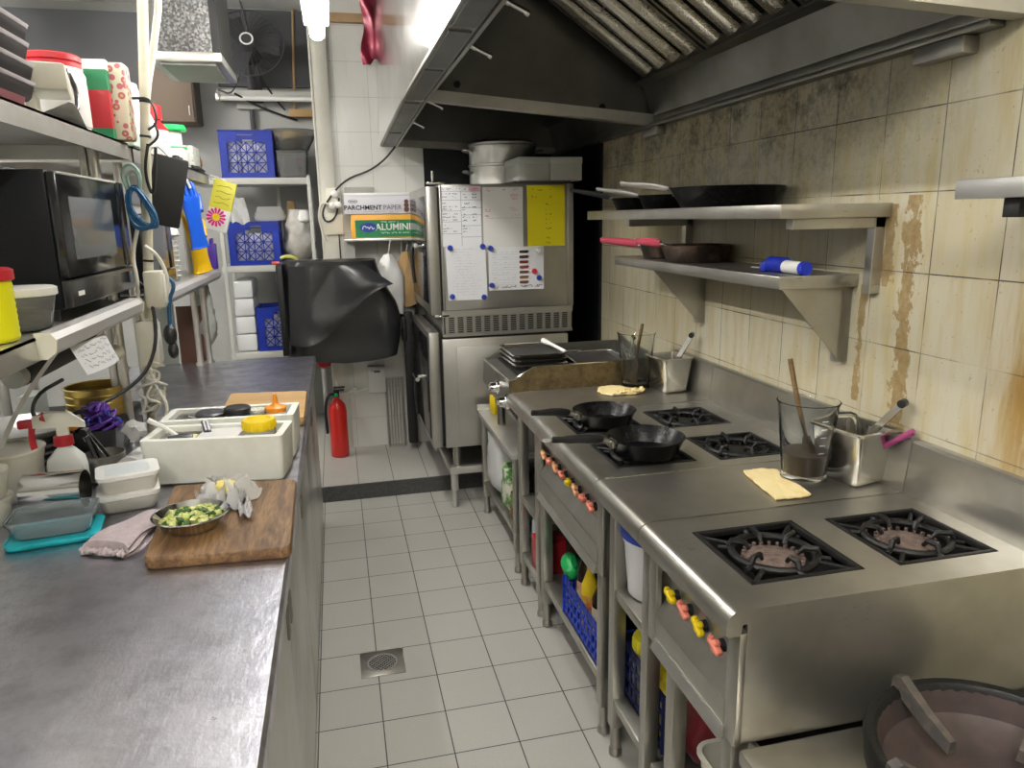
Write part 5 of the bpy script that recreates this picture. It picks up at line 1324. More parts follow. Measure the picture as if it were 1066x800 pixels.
# poles, sockets, cables
t = thing('drain_pipe', 'cream plastic pipe rising past the shelf ends with cable ties', 'pipe', (-.6, 2.51, ZC))
part(t, 'pipe', M().cyl((-.625, 2.515, ZC + .001), (-.42, 2.515, CZ), .0145, n=18), 'pvc')
for z in (1.82, 1.92, 1.45): part(t, 'cable_tie', M().cyl((-.625 + .0976 * (z - .9) / 1.0, 2.515, z), (-.625 + .0976 * (z + .007 - .9), 2.515, z + .007), .016, n=18), 'black_plastic')
t = thing('thin_conduit', 'thin grey-white conduit bending away from the cream pipe', 'pipe', (-.5, 2.52, 2)); part(t, 'pipe', M().tube([(-.40, 2.55, CZ), (-.45, 2.55, 2.25), (-.49, 2.55, 2.08), (-.53, 2.55, 1.93), (-.545, 2.55, 1.75)], .010, 10, 2), 'cable_white')
def socket_box(label, x, y, z0, z1):
    t = thing('socket_box', label, 'socket', (x, y, z0))
    part(t, 'box', M().box(x - .025, x + .028, y - .045, y + .03, z0, z1, .005), 'cream_plastic')
    part(t, 'faceplate', M().box(x + .028, x + .032, y - .04, y + .025, z0 + .01, z1 - .01, .002), 'white_plastic'); return t
socket_box('upper cream socket box strapped to the cream pipe', -.545, 2.46, 1.315, 1.425)
socket_box('lower cream socket box strapped to the cream pipe, near the counter', -.585, 2.46, 1.13, 1.275)
t = thing('plug', 'black plug hanging in the far socket beside the lower socket box', 'plug', (-.53, 2.45, 1.2))
part(t, 'body', M().blob((-.522, 2.46, 1.225), .026, 2, (.8, .9, 1.3)).blob((-.518, 2.46, 1.175), .020, 2, (.8, .9, 1.4)), 'black_plastic')
part(t, 'flex', M().tube([(-.52, 2.46, 1.25), (-.515, 2.46, 1.33), (-.49, 2.46, 1.38), (-.51, 2.46, 1.405), (-.54, 2.43, 1.40)], .006, 8, 2), 'cable_blue')
t = thing('cable', 'black power cable curving from the microwave down under its shelf', 'cable', (-.6, 2.4, 1.2))
part(t, 'cable', M().tube([(-.62, 2.49, 1.42), (-.57, 2.46, 1.36), (-.545, 2.40, 1.30), (-.548, 2.38, 1.20), (-.58, 2.33, 1.12), (-.66, 2.25, 1.07), (-.75, 2.12, 1.06)], .0055, 8, 2), 'cable_black')
part(t, 'tail', M().tube([(-.75, 2.12, 1.06), (-.79, 2.05, 1.08), (-.76, 2.02, 1.15), (-.72, 2.1, 1.17)], .005, 8, 2), 'cable_black')
t = thing('cable_coil', 'coiled blue and green cable tied to the cream pipe', 'cable', (-.57, 2.47, 1.6))
m = M(); rr = random.Random(33)
for k in range(12):
    j = lambda s_=.008: rr.uniform(-s_, s_)
    m.tube([(-.575 + j(), 2.455 + j(), 1.685 + j()), (-.592 + j(.012), 2.45 + j(), 1.62 + j(.02)), (-.565 + j(.02), 2.445 + j(), 1.555 + j(.012)), (-.515 + j(.012), 2.445 + j(), 1.56 + j(.012)), (-.535 + j(.012), 2.45 + j(), 1.63 + j(.015))], .0032, 6, 2, closed=True)
part(t, 'coil', m, 'cable_blue')
part(t, 'upper_loop', M().tube([(-.59, 2.46, 1.66), (-.605, 2.46, 1.72), (-.57, 2.45, 1.745), (-.545, 2.45, 1.71), (-.56, 2.46, 1.65)], .0045, 8, 2).tube([(-.58, 2.46, 1.66), (-.59, 2.46, 1.705), (-.565, 2.45, 1.725), (-.55, 2.45, 1.70), (-.565, 2.46, 1.65)], .004, 8, 2), 'cable_green')
t = thing('cable', 'tangle of cream cables hanging from the socket boxes to the counter', 'cable', (-.6, 2.45, 1.2))
m = M(); rr = random.Random(2)
m.tube([(-.575, 2.45, 1.55), (-.60, 2.45, 1.47), (-.59, 2.44, 1.40), (-.60, 2.44, 1.30), (-.575, 2.43, 1.25), (-.60, 2.43, 1.14)], .006, 8, 2)
m.tube([(-.56, 2.45, 1.50), (-.525, 2.45, 1.47), (-.505, 2.45, 1.40), (-.52, 2.45, 1.33)], .006, 8, 2)
for k in range(6):
    P = [(-.60 + rr.uniform(-.03, .06), 2.42 + rr.uniform(-.03, .02), 1.15 - .022 * i + rr.uniform(-.02, .02)) for i in range(8)]
    m.tube(P, .0045, 6, 2)
m.tube([(-.57, 2.42, 1.06), (-.545, 2.41, 1.02), (-.55, 2.40, .97), (-.58, 2.40, .93)], .006, 8, 2)
part(t, 'cables', m, 'cable_white')
t = thing('cable', 'dark cable loops hanging against the cream pipe above the microwave', 'cable', (-.52, 2.49, 1.8))
m = M(); m.tube([(-.555, 2.50, 1.93), (-.50, 2.49, 1.93), (-.49, 2.49, 1.86), (-.52, 2.49, 1.84)], .004, 6, 2); m.tube([(-.525, 2.49, 1.80), (-.545, 2.49, 1.72), (-.53, 2.49, 1.64), (-.515, 2.49, 1.70), (-.505, 2.49, 1.79)], .005, 6, 2); m.tube([(-.50, 2.49, 1.86), (-.49, 2.49, 1.82), (-.53, 2.49, 1.79)], .004, 6, 2)
part(t, 'cable', m, 'cable_black')
# ------------------------------------------------------------------ things on the upper shelf
z = 1.809
mat('tray_dark', (.016, .013, .014), .5, spec=.25)
for k in range(4):
    zz = z + .028 + .041 * k; y1_ = 1.955 + .012 * (k % 2)
    t = thing('deep_tray', ('lowest', 'second', 'third', 'topmost')[k] + ' pale-rimmed dark tray in the stack on the top shelf', 'tray', (-.8, 1.7, zz), 'stacked dark trays')
    m = M(); m.rbox(-.99, -.635, 1.48, y1_, zz, zz + .030, .03, .006, .003, 5); part(t, 'pan', m, 'tray_dark')
    m = M(); m.rbox(-.998, -.627, 1.472, y1_ + .008, zz + .031, zz + .039, .034, .002, 0, 5); part(t, 'rim', m, 'lilac_edge')
t = thing('red_tray', 'dark red lidded tin under the stack of trays on the top shelf', 'tin', (-.8, 1.7, z)); m = M(); m.rbox(-.985, -.63, 1.49, 1.89, z + .001, z + .027, .03, .003, 0, 5); part(t, 'tin', m, 'maroon')
t = thing('white_tub', 'big white plastic tub with bright red lid on the top shelf', 'tub', (-.705, 2.29, z))
c = (-.715, 2.358, z)
part(t, 'tub', M().lathe([(.070, .001), (.076, .006), (.078, .155), (.070, .172), (.066, .178)], c, 32), 'white_plastic')
part(t, 'lid', M().lathe([(.067, .172), (.071, .174), (.071, .185), (.068, .187), (.072, .19), (.072, .203), (.067, .207), (.001, .207)], c, 32), 'red_plastic')
part(t, 'label', M().lathe([(.0785, .02), (.0788, .022), (.0788, .13), (.0785, .132)], c, 32, cap=False), 'paper_warm')
t = thing('paper_dispenser', 'cream plastic gadget with dark slot in front of the red-lidded tub', 'dispenser', (-.65, 2.02, z))
T = TR((-.655, 2.10, z + .065), .25)
part(t, 'body', M(T).box(-.05, .05, -.10, .07, .0, .062, .010).box(-.045, .045, .07, .12, .006, .056, .012), 'cream_plastic')
part(t, 'slot', M(T).box(.0495, .0515, -.09, .05, .045, .052), 'black_plastic')
part(t, 'clip', M(T).tube([(.05, .05, .06), (.06, .10, .03), (.058, .07, -.02), (.05, .03, -.025)], .006, 8, 2), 'gunmetal')
part(t, 'stand', M(T).box(-.045, -.02, -.06, .04, -.0635, .002, .006), 'cream_plastic')
t = thing('folded_papers', 'loose white folded papers at the shelf edge below the cream gadget', 'paper', (-.62, 2.05, z))
m = M(TR((-.625, 2.13, z), .1)); m.grid(6, 6, lambda u, v: (-.05 + .08 * u, -.13 + .22 * v, .004 + .035 * u * (1 - v) + .012 * math.sin(v * 5) * u), .001); part(t, 'sheet', m, 'paper')
t = thing('carton', 'upright red and green carton with white top beside the white tub', 'carton', (-.66, 2.445, z))
part(t, 'box', M().box(-.662, -.605, 2.445, 2.475, z + .001, z + .215, .002), 'red_plastic')
part(t, 'top_band', M().box(-.6625, -.6045, 2.4445, 2.4755, z + .135, z + .19), 'green_dark', smooth=False)
part(t, 'white_band', M().box(-.663, -.604, 2.444, 2.476, z + .19, z + .217), 'white_plastic', smooth=False)
part(t, 'bottom_band', M().box(-.6625, -.6045, 2.4445, 2.4755, z + .001, z + .03), 'green_dark', smooth=False)
m = M().box(-.71, -.565, 2.485, 2.555, z + .001, z + .218, .008); solo('floral_packet', 'floral printed packet standing between the red carton and the cream pipe', 'packet', m, 'floral', (-.65, 2.51, z))
m = M().box(-.71, -.60, 2.66, 2.75, z + .001, z + .17, .006); solo('carton', 'pale teal printed carton just beyond the cream pipe', 'carton', m, 'carton_teal', (-.65, 2.7, z)) if mat('carton_teal', (.42, .58, .52), .5, 0, (.62, .68, .60), ns=12) else 0
bag('white_bag', 'white plastic bag stuffed behind the cream pipe on the top shelf', (-.68, 2.92, z), .18, .22, .23, 'bag_white', .5, 31)
c = (-.665, 3.27, z)
t = thing('bleach_bottle', 'red and white plastic bottle with red cap on the top shelf', 'bottle', c)
part(t, 'body', M().lathe([(.05, .001), (.055, .006), (.055, .12), (.03, .15), (.024, .16)], c, 26), 'red_plastic')
part(t, 'label', M().lathe([(.0555, .015), (.056, .018), (.056, .11), (.0555, .113)], c, 26, cap=False), 'packet_print')
part(t, 'cap', M().lathe([(.036, .155), (.038, .157), (.038, .205), (.034, .21), (.001, .21)], c, 26), 'red_plastic')
c = (-.665, 3.62, z + .075)
t = thing('ribbon_spool', 'green plastic spool of white cord standing on a small box', 'spool', c)
part(t, 'flange', M().lathe([(.001, .075), (.062, .075), (.066, .082), (.058, .10), (.001, .104)], c, 28), 'green_bright') if mat('green_bright', (.03, .62, .15), .35) else 0
part(t, 'cord', M().lathe([(.04, .008), (.042, .01), (.042, .074), (.04, .076)], c, 28), 'white_plastic')
part(t, 'base_flange', M().lathe([(.001, .001), (.06, .001), (.062, .008), (.001, .009)], c, 28), 'green_bright')
m = M().box(-.72, -.61, 3.55, 3.70, z + .001, z + .074, .004); solo('small_box', 'small white box under the green spool', 'box', m, 'card_white', (-.66, 3.62, z))
m = M().box(-.72, -.605, 3.76, 3.93, z + .001, z + .105, .004); solo('printed_box', 'cream box with faint print at the far end of the top shelf', 'box', m, 'packet_print', (-.66, 3.85, z))
t = thing('rolled_bags', 'grey roll of plastic bags at the end of the top shelf', 'roll', (-.75, 4.0, z)); part(t, 'roll', M().cyl((-.95, 4.02, z + .045), (-.62, 4.02, z + .045), .044, .040, 20), 'grey_film'); part(t, 'core', M().cyl((-.62, 4.02, z + .045), (-.612, 4.02, z + .045), .018), 'cardboard')
solo('bulldog_clip', 'black clip on the top shelf edge nearer the red-capped bottle', 'clip', M().box(-.625, -.600, 3.36, 3.40, z - .002, z + .03, .006), 'black_plastic', (-.61, 3.38, z), 'black clips on the top shelf edge')
solo('bulldog_clip', 'black clip on the top shelf edge nearer the green spool', 'clip', M().box(-.625, -.600, 3.43, 3.47, z - .002, z + .028, .006), 'black_plastic', (-.61, 3.45, z), 'black clips on the top shelf edge')
solo('black_rod', 'thin black utensil lying along the far end of the top shelf edge', 'utensil', M().tube([(-.61, 3.72, z + .009), (-.607, 3.85, z + .011), (-.61, 4.05, z + .007)], [.007, .010, .006], 8), 'black_plastic', (-.61, 3.85, z))
t = thing('black_tray', 'black flat tray hanging upright from the end of the top shelf', 'tray', (-.55, 2.86, 1.8))
m = M(Matrix.Translation((-.548, 2.80, 1.675)) @ Matrix.Rotation(math.radians(14), 4, 'Y') @ Matrix.Rotation(math.radians(18), 4, 'Z')); m.box(-.055, .055, -.008, .008, -.12, .115, .007)
part(t, 'panel', m, 'black_matte')
part(t, 'hanging_clip', M().tube([(-.525, 2.80, 1.785), (-.56, 2.80, 1.82), (-.595, 2.80, 1.815)], .004, 6), 'steel')
# ------------------------------------------------------------------ things on the far lower shelf
z = 1.336
for k in range(8):
    c = (-.665, 3.27, z + .001 + .020 * k)
    m = M().lathe([(.03, 0), (.034, .002), (.040, .017), (.043, .019), (.040, .021), (.036, .018), (.028, .004), (.001, .004)], c, 22)
    solo('sauce_cup', ('lowest', 'second', 'third', 'fourth', 'fifth', 'sixth', 'seventh', 'eighth')[k] + ' white plastic cup from the bottom in the stack beside the gloves', 'cup', m, 'white_plastic', c, 'stacked white cups')
bag('white_bag', 'white cloth bundle on top of the cup stack', (-.665, 3.27, z + .168), .10, .10, .06, 'cloth_white', .7, 41)
def glove(label, P, w, material, flipz=1):
    """a rubber glove hanging by its cuff: cuff, palm, four fingers and a thumb"""
    t = thing('rubber_glove', label, 'glove', P); x, y, z = P
    m = M(TR(P, math.radians(60), 0, math.radians(8 * flipz)))
    sgn = -flipz
    R = []
    for s_, ww, th in ((0, .052, .020), (.06, .045, .016), (.12, .043, .015), (.16, .050, .015), (.215, .052, .012)):
        R.append([(ww * math.cos(a) * w, th * math.sin(a), sgn * s_) for a in [2 * PI * k / 18 for k in range(18)]])
    m.loft(R)
    for k, (xx, L) in enumerate(((-.038, .065), (-.013, .085), (.013, .08), (.037, .06))):
        m.tube([(xx * w, 0, sgn * .20), (xx * w * 1.1, .006, sgn * (.21 + L * .6)), (xx * w * 1.15, .016, sgn * (.21 + L))], [.0135, .0125, .009], 10, 1)
    m.tube([(.045 * w, 0, sgn * .15), (.068 * w, .01, sgn * .185), (.075 * w, .02, sgn * .22)], [.016, .014, .010], 10, 1)
    part(t, 'glove_body', m, material)
    part(t, 'cuff_roll', M(TR(P, math.radians(60), 0, math.radians(8 * flipz))).tube([(.052 * w * math.cos(a), .02 * math.sin(a), 0) for a in [2 * PI * k / 20 for k in range(20)]], .004, 6, closed=True), material)
    return t
glove('blue rubber glove hanging fingers-up against the far shelf', (-.572, 3.47, 1.462), 1.0, 'rubber_blue', -1)
glove('yellow rubber glove standing behind the blue glove', (-.592, 3.60, 1.350), 1.15, 'rubber_yellow', -1)
t = thing('hook', 'white cord hook holding the blue glove from the top shelf', 'hook', (-.58, 3.5, 1.77)); part(t, 'cord', M().tube([(-.606, 3.42, 1.775), (-.594, 3.44, 1.75), (-.58, 3.44, 1.71)], .006, 8, 1), 'cable_white')
m = M().box(-.73, -.705, 3.20, 3.62, 1.50, 1.74, .004); solo('maroon_board', 'dark maroon board standing behind the blue glove', 'board', m, 'maroon_board', (-.67, 3.3, z)) if mat('maroon_board', (.16, .04, .045), .5) else 0
m = M().box(-.74, -.70, 3.30, 3.62, z + .001, 1.499, .004); solo('white_block', 'pale block under the maroon board on the far shelf', 'block', m, 'card_white', (-.68, 3.5, z))
t = thing('flower_packet', 'yellow sponge packet with a big pink daisy hanging at the shelf end', 'packet', (-.57, 4.2, 1.75))
T = Matrix.Translation((-.550, 4.08, 1.655)) @ Matrix.Rotation(math.radians(17), 4, 'Y')
part(t, 'pack', M(T).box(-.055, .055, -.012, .012, -.135, .12, .006), 'packet_yellow') if mat('packet_yellow', (.80, .74, .08), .4) else 0
part(t, 'white_corner', M(T).box(-.0555, .0555, -.0125, .0125, -.136, -.02, .006), 'white_plastic')
m = M(T @ Matrix.Translation((-.010, -.0135, -.068)) @ Matrix.Rotation(PI / 2, 4, 'X'))
for k in range(14):
    a = 2 * PI * k / 14; m.prism([(.012 * math.cos(a - .2), .012 * math.sin(a - .2)), (.042 * math.cos(a - .16), .042 * math.sin(a - .16)), (.05 * math.cos(a), .05 * math.sin(a)), (.042 * math.cos(a + .16), .042 * math.sin(a + .16)), (.012 * math.cos(a + .2), .012 * math.sin(a + .2))], 'Z', 0, .001)
part(t, 'daisy', m, 'magenta', smooth=False)
part(t, 'daisy_centre', M(T @ Matrix.Rotation(PI / 2, 4, 'X') @ Matrix.Translation((-.010, -.068, .0135))).cyl((0, 0, 0), (0, 0, .003), .019, n=20), 'yellow_plastic')
m = M(); rr = random.Random(14)
for k in range(4):
    P = [V(T @ V((-.035 + .018 * i, -.0128, .09 - .028 * k + rr.uniform(-.006, .006)))) for i in range(5)]
    m.tube(P, .0012, 4)
part(t, 'lettering', m, 'ink', smooth=False)
part(t, 'tape', M().tube([T @ V((0, 0, .12)), (-.585, 4.06, 1.80)], .004, 6), 'white_plastic')
t = thing('paper_towel', 'white crumpled paper hanging right of the flower packet', 'paper', (-.48, 4.2, 1.6)); part(t, 'cord', M().tube([(-.60, 4.095, 1.79), (-.55, 4.15, 1.76), (-.52, 4.20, 1.735)], .003, 6), 'cable_white')
m = M().grid(6, 8, lambda u, v: (-.52 + .09 * u - .02 * v, 4.20 + .02 * math.sin(u * 6 + v * 4), 1.56 + .17 * v * (1 - .3 * u) + .01 * math.sin(u * 8)), .002); part(t, 'sheet', m, 'paper')
t = thing('purple_packet', 'purple packet standing at the far end of the lower shelf', 'packet', (-.597, 3.95, z)); part(t, 'packet', M().box(-.615, -.578, 3.92, 3.978, z + .003, z + .13, .006), 'purple_pk') if mat('purple_pk', (.08, .03, .32), .4) else 0
part(t, 'top_fold', M().box(-.604, -.590, 3.922, 3.976, z + .13, z + .155, .003), 'purple_pk')
t = thing('brown_board', 'tall dark brown board standing upright behind the far end of counter', 'board', (-.69, 3.82, 0))
part(t, 'panel', M().loft([[(-.775, 3.80, .001), (-.60, 3.80, .001), (-.60, 3.815, .001), (-.775, 3.815, .001)], [(-.775, 3.83, 1.17), (-.66, 3.83, 1.17), (-.66, 3.845, 1.17), (-.775, 3.845, 1.17)]]), 'brown_panel')
t = thing('clear_board', 'pale grey translucent board standing left of the brown board', 'board', (-.85, 3.82, 0)); part(t, 'board', M().loft([[(-.92, 3.80, .001), (-.785, 3.80, .001), (-.785, 3.81, .001), (-.92, 3.81, .001)], [(-.92, 3.83, 1.20), (-.785, 3.83, 1.20), (-.785, 3.84, 1.20), (-.92, 3.84, 1.20)]]), 'pale_board') if mat('pale_board', (.55, .60, .58), .3) else 0
bag('plastic_bag', 'clear bag of green vegetables hanging from the far shelf end', (-.645, 3.86, .955), .085, .07, .335, 'bag_veg', .5, 51, wr=.2) if mat('bag_veg', (.42, .44, .42), .25, 0, (.10, .26, .06), ns=9, lo=.55, hi=.65, bump=.6, bs=30) else 0

# ------------------------------------------------------------------ things on the lower shelf edge
t = thing('yellow_can', 'bright yellow ribbed tub with red lid on the near shelf', 'can', (-.675, 1.60, 1.346))
c = (-.675, 1.60, 1.346)
P = [(.058, .001), (.062, .006)]
for k in range(9): P += [(.0625, .012 + .012 * k), (.061, .018 + .012 * k)]
part(t, 'tub', M().lathe(P + [(.062, .122)], c, 32), 'yellow_vivid') if mat('yellow_vivid', (.82, .80, .01), .4) else 0
part(t, 'lid', M().lathe([(.064, .118), (.067, .12), (.067, .138), (.06, .142), (.001, .142)], c, 32), 'red_plastic')
t = thing('deli_container', 'clear round container with white lid beside the yellow tub', 'container', (-.665, 1.765, 1.346))
c = (-.665, 1.765, 1.346)
part(t, 'tub', M().lathe([(.001, .003), (.052, .003), (.055, .006), (.07, .078), (.067, .078), (.053, .010), (.001, .006)], c, 32), 'clear_plastic')
part(t, 'lid', M().lathe([(.071, .074), (.074, .076), (.074, .09), (.068, .093), (.001, .089)], c, 32), 'white_plastic')
part(t, 'contents', M().lathe([(.001, .007), (.05, .010), (.058, .038), (.03, .048), (.001, .04)], c, 24), 'rice_pale') if mat('rice_pale', (.66, .58, .46), .6, 0, (.45, .34, .24), ns=26) else 0
# ------------------------------------------------------------------ behind: under the near shelf
t = thing('counter_appliance', 'black boxy appliance on the counter under the microwave shelf', 'appliance', (-.84, 2.3, ZC)); part(t, 'body', M().box(-.95, -.66, 2.30, 2.58, ZC + .001, .995, .01), 'black_plastic'); part(t, 'front_panel', M().box(-.661, -.657, 2.33, 2.55, .92, .98, .004), 'gunmetal')
for k in range(4):
    c = (-.748, 2.44, .996 + .022 * k)
    m = M().lathe([(.084, 0), (.086, .0), (.087, .018), (.090, .020), (.087, .022), (.083, .02), (.083, 0)], c, 40, cap=False)
    solo('cake_ring', ('lowest', 'second', 'third', 'topmost')[k] + ' brass ring in the stack under the microwave shelf', 'ring', m, 'brass', c, 'brass rings')
solo('paper_box', 'pale blue-white small box left of the brass rings', 'box', M().box(-.93, -.885, 2.34, 2.44, .996, 1.08, .004), 'pale_board', (-.91, 2.39, .996))
t = thing('torch', 'black cylinder with pale end hung beneath the microwave shelf', 'torch', (-.72, 2.1, 1.22)); part(t, 'barrel', M().cyl((-.76, 1.95, 1.215), (-.71, 2.32, 1.238), .028, n=20), 'black_plastic'); part(t, 'end', M().cyl((-.764, 1.92, 1.213), (-.76, 1.952, 1.215), .026, n=20), 'grey_plastic'); part(t, 'strap', M().box(-.715, -.70, 2.20, 2.22, 1.25, 1.297).box(-.765, -.75, 1.97, 1.99, 1.235, 1.297), 'black_plastic')
t = thing('tag', 'cream plastic lump tied under the far end of the microwave shelf', 'tag', (-.66, 2.36, 1.2)); part(t, 'lump', M().blob((-.655, 2.34, 1.195), .034, 2, (.8, 1.2, .75), .12), 'cream_plastic'); part(t, 'cord', M().tube([(-.655, 2.34, 1.215), (-.65, 2.36, 1.26), (-.655, 2.36, 1.30)], .003, 6), 'cable_white')
# ------------------------------------------------------------------ counter, back row
def deli_tub(loc, r, h, label, group=None, name='deli_tub'):
    t = thing(name, label, 'tub', loc, group)
    m = M(); n = 40; P = []
    R = []
    for f, rr_ in ((0, .86), (.03, .88), (.78, .97), (.8, 1.0), (1.0, 1.03)):
        R.append([(loc[0] + r * rr_ * (1 + (.012 if (k % 2 and .02 < f < .79) else 0)) * math.cos(2 * PI * k / n), loc[1] + r * rr_ * (1 + (.012 if (k % 2 and .02 < f < .79) else 0)) * math.sin(2 * PI * k / n), loc[2] + h * f) for k in range(n)])
    for rr_, f in ((.99, 1.0), (.95, .97), (.01, .965)):
        R.append([(loc[0] + r * rr_ * math.cos(2 * PI * k / n), loc[1] + r * rr_ * math.sin(2 * PI * k / n), loc[2] + h * f) for k in range(n)])
    m.loft(R); part(t, 'tub', m, 'cream_tub') if mat('cream_tub', (.76, .75, .68), .45) else 0
    part(t, 'rim', M().lathe([(r * 1.02, h * .93), (r * 1.06, h * .95), (r * 1.06, h * .99), (r * 1.02, h * 1.002)], loc, 40, cap=False), 'cream_tub')
    return t
Z0 = ZC + .0008
deli_tub((-.825, 1.80, Z0), .062, .062, 'lower cream tub in the two-high stack at the left edge', 'cream tubs stacked at left edge')
deli_tub((-.825, 1.80, Z0 + .064), .062, .062, 'upper cream tub in the two-high stack at the left edge', 'cream tubs stacked at left edge')
deli_tub((-.835, 1.985, Z0), .083, .125, 'large cream tub behind the two-high stack, left of the steel ring')
t = thing('plate_stack', 'white oval dish lying over dark slotted racks behind the cream tubs', 'dish', (-.86, 2.17, Z0))
for k in range(5): part(t, 'rack_layer', M().lathe([(.001, .012 + .02 * k), (.118, .012 + .02 * k), (.12, .016 + .02 * k), (.118, .02 + .02 * k), (.001, .02 + .02 * k)], (-.86, 2.17, Z0), 36), 'gunmetal')
part(t, 'core', M().cyl((-.86, 2.17, Z0), (-.86, 2.17, Z0 + .11), .10), 'black_plastic')
part(t, 'dish', M().lathe([(.001, .112), (.10, .112), (.135, .135), (.14, .138), (.13, .137), (.09, .118), (.001, .117)], (-.86, 2.17, Z0), 40), 'white_gloss')
c = (-.700, 1.985, Z0)
sb = thing('spray_bottle', 'white spray bottle with red trigger and red collar', 'spray bottle', c)
m = M(); m.loft([[(c[0] + sx * w / 2 * math.copysign(abs(math.cos(a)) ** .5, math.cos(a)), c[1] + d_ / 2 * math.copysign(abs(math.sin(a)) ** .5, math.sin(a)), c[2] + zz) for a in [2 * PI * k / 32 for k in range(32)] for sx in (1,)] for w, d_, zz in ((.080, .05, 0), (.088, .058, .006), (.088, .058, .068), (.08, .054, .090), (.044, .036, .112), (.030, .030, .118), (.028, .028, .130))])
part(sb, 'bottle', m, 'bottle_white') if mat('bottle_white', (.74, .76, .75), .35) else 0
part(sb, 'collar', M().lathe([(.019, .122), (.023, .124), (.022, .146), (.017, .150)], c, 24), 'red_plastic')
T = TR((c[0], c[1], c[2] + .149), math.radians(14), s=1.08)
m = M(T); m.box(-.012, .014, -.010, .010, -.004, .03, .004); m.loft([[(-.055, -.010, .026), (-.055, .010, .026), (-.055, .008, .050), (-.055, -.008, .050)], [(-.02, -.012, .022), (-.02, .012, .022), (-.02, .010, .058), (-.02, -.010, .058)], [(.02, -.012, .020), (.02, .012, .020), (.02, .009, .052), (.02, -.009, .052)], [(.048, -.009, .014), (.048, .009, .014), (.048, .006, .026), (.048, -.006, .026)]])
part(sb, 'spray_head', m, 'cream_tub')
m = M(T); m.tube([(-.030, 0, .047), (-.055, 0, .042), (-.062, 0, .0), (-.058, 0, -.035), (-.066, 0, -.058)], [.013, .014, .012, .010, .007], 10, 2); m.box(-.085, -.05, -.008, .008, .026, .046, .004)
part(sb, 'trigger', m, 'red_plastic')
m = M(); R = []
n = 48
xs = (-.750, -.622)
for x, rr_ in ((xs[0], .045), (xs[0], .047), (xs[1], .047), (xs[1], .045)):
    R.append([(x, 1.850 + rr_ * math.cos(2 * PI * k / n), Z0 + .0475 + rr_ * math.sin(2 * PI * k / n)) for k in range(n)])
m.loft(R + [R[0]], True, False, False)
solo('steel_ring', 'shiny stainless steel ring mould lying on its side behind the blue container', 'ring mould', m, 'chrome', (-.69, 1.85, Z0))
c = (-.635, 2.06, Z0)
cyl_ = thing('utensil_pot', 'dull steel utensil pot holding tongs beside the spray bottle', 'pot', c)
part(cyl_, 'pot', M().lathe([(.001, .003), (.046, .003), (.048, .006), (.050, .070), (.052, .072), (.049, .073), (.047, .012), (.001, .008)], c, 32), 'steel_range')
tongs('steel tongs leaning in the utensil pot', (-.615, 2.07, .915), (-.685, 2.08, 1.035), .010)
t = thing('serving_spoon', 'black-handled spoon leaning in the utensil pot', 'spoon', (-.64, 2.05, .92)); part(t, 'handle', M().tube([(-.645, 2.05, .925), (-.672, 2.06, 1.02)], .006, 8), 'black_plastic'); part(t, 'bowl', M().blob((-.643, 2.05, .925), .014, 2, (1, .6, 1.2)), 'steel')
c = (-.70, 2.235, Z0)
t = thing('scrubber_tub', 'smoky dark tub holding a purple scouring mop by the socket boxes', 'tub', c)
m = M(); m.rbox(-.745, -.64, 2.17, 2.265, Z0, Z0 + .105, .012, .008, .003, 4); part(t, 'tub', m, 'smoke_tub') if mat('smoke_tub', (.06, .06, .065), .2, coat=.3) else 0
t = thing('scouring_mop', 'purple string scourer with an orange knob in the smoky tub', 'scourer', (-.69, 2.215, .99))
m = M(); rr = random.Random(5)
for k in range(40):
    a = rr.uniform(0, 2 * PI); b_ = rr.uniform(-.3, PI / 2); d_ = V((math.cos(a) * math.cos(b_), math.sin(a) * math.cos(b_) * .7, math.sin(b_)))
    q = V((-math.sin(a), math.cos(a), .3)) * .03
    c0 = V((-.688, 2.215, 1.018)); m.tube([c0, c0 + d_ * .04 + q * .5, c0 + d_ * .062, c0 + d_ * .05 - q], .0042, 5, 1)
part(t, 'strands', m, 'purple')
part(t, 'knob', M().cyl((-.735, 2.175, 1.03), (-.730, 2.145, 1.032), .016, .014, 16), 'orange_plastic')
m = M(); rr = random.Random(15)
for k in range(10):
    a = rr.uniform(0, 2 * PI); c0 = V((-.688, 2.215, 1.018)); d_ = V((math.cos(a), math.sin(a) * .7, rr.uniform(.2, 1))).normalized()
    m.tube([c0 + d_ * .03, c0 + d_ * .060, c0 + d_ * .066 + V((0, 0, -.02))], .003, 5, 1)
part(t, 'dark_strands', m, 'ink_blue')
c = (-.795, 1.70, Z0)
t = thing('blue_lid_tub', 'blue-lidded dark bowl cut off by the left edge of the photo', 'bowl', (-.84, 1.665, Z0))
c = (-.84, 1.665, Z0)
part(t, 'bowl', M().lathe([(.04, 0), (.045, .004), (.062, .052), (.06, .056)], c, 30), 'gunmetal'); part(t, 'lid', M().lathe([(.063, .052), (.066, .055), (.064, .066), (.05, .072), (.001, .074)], c, 30), 'lid_blue') if mat('lid_blue', (.10, .25, .55), .35) else 0
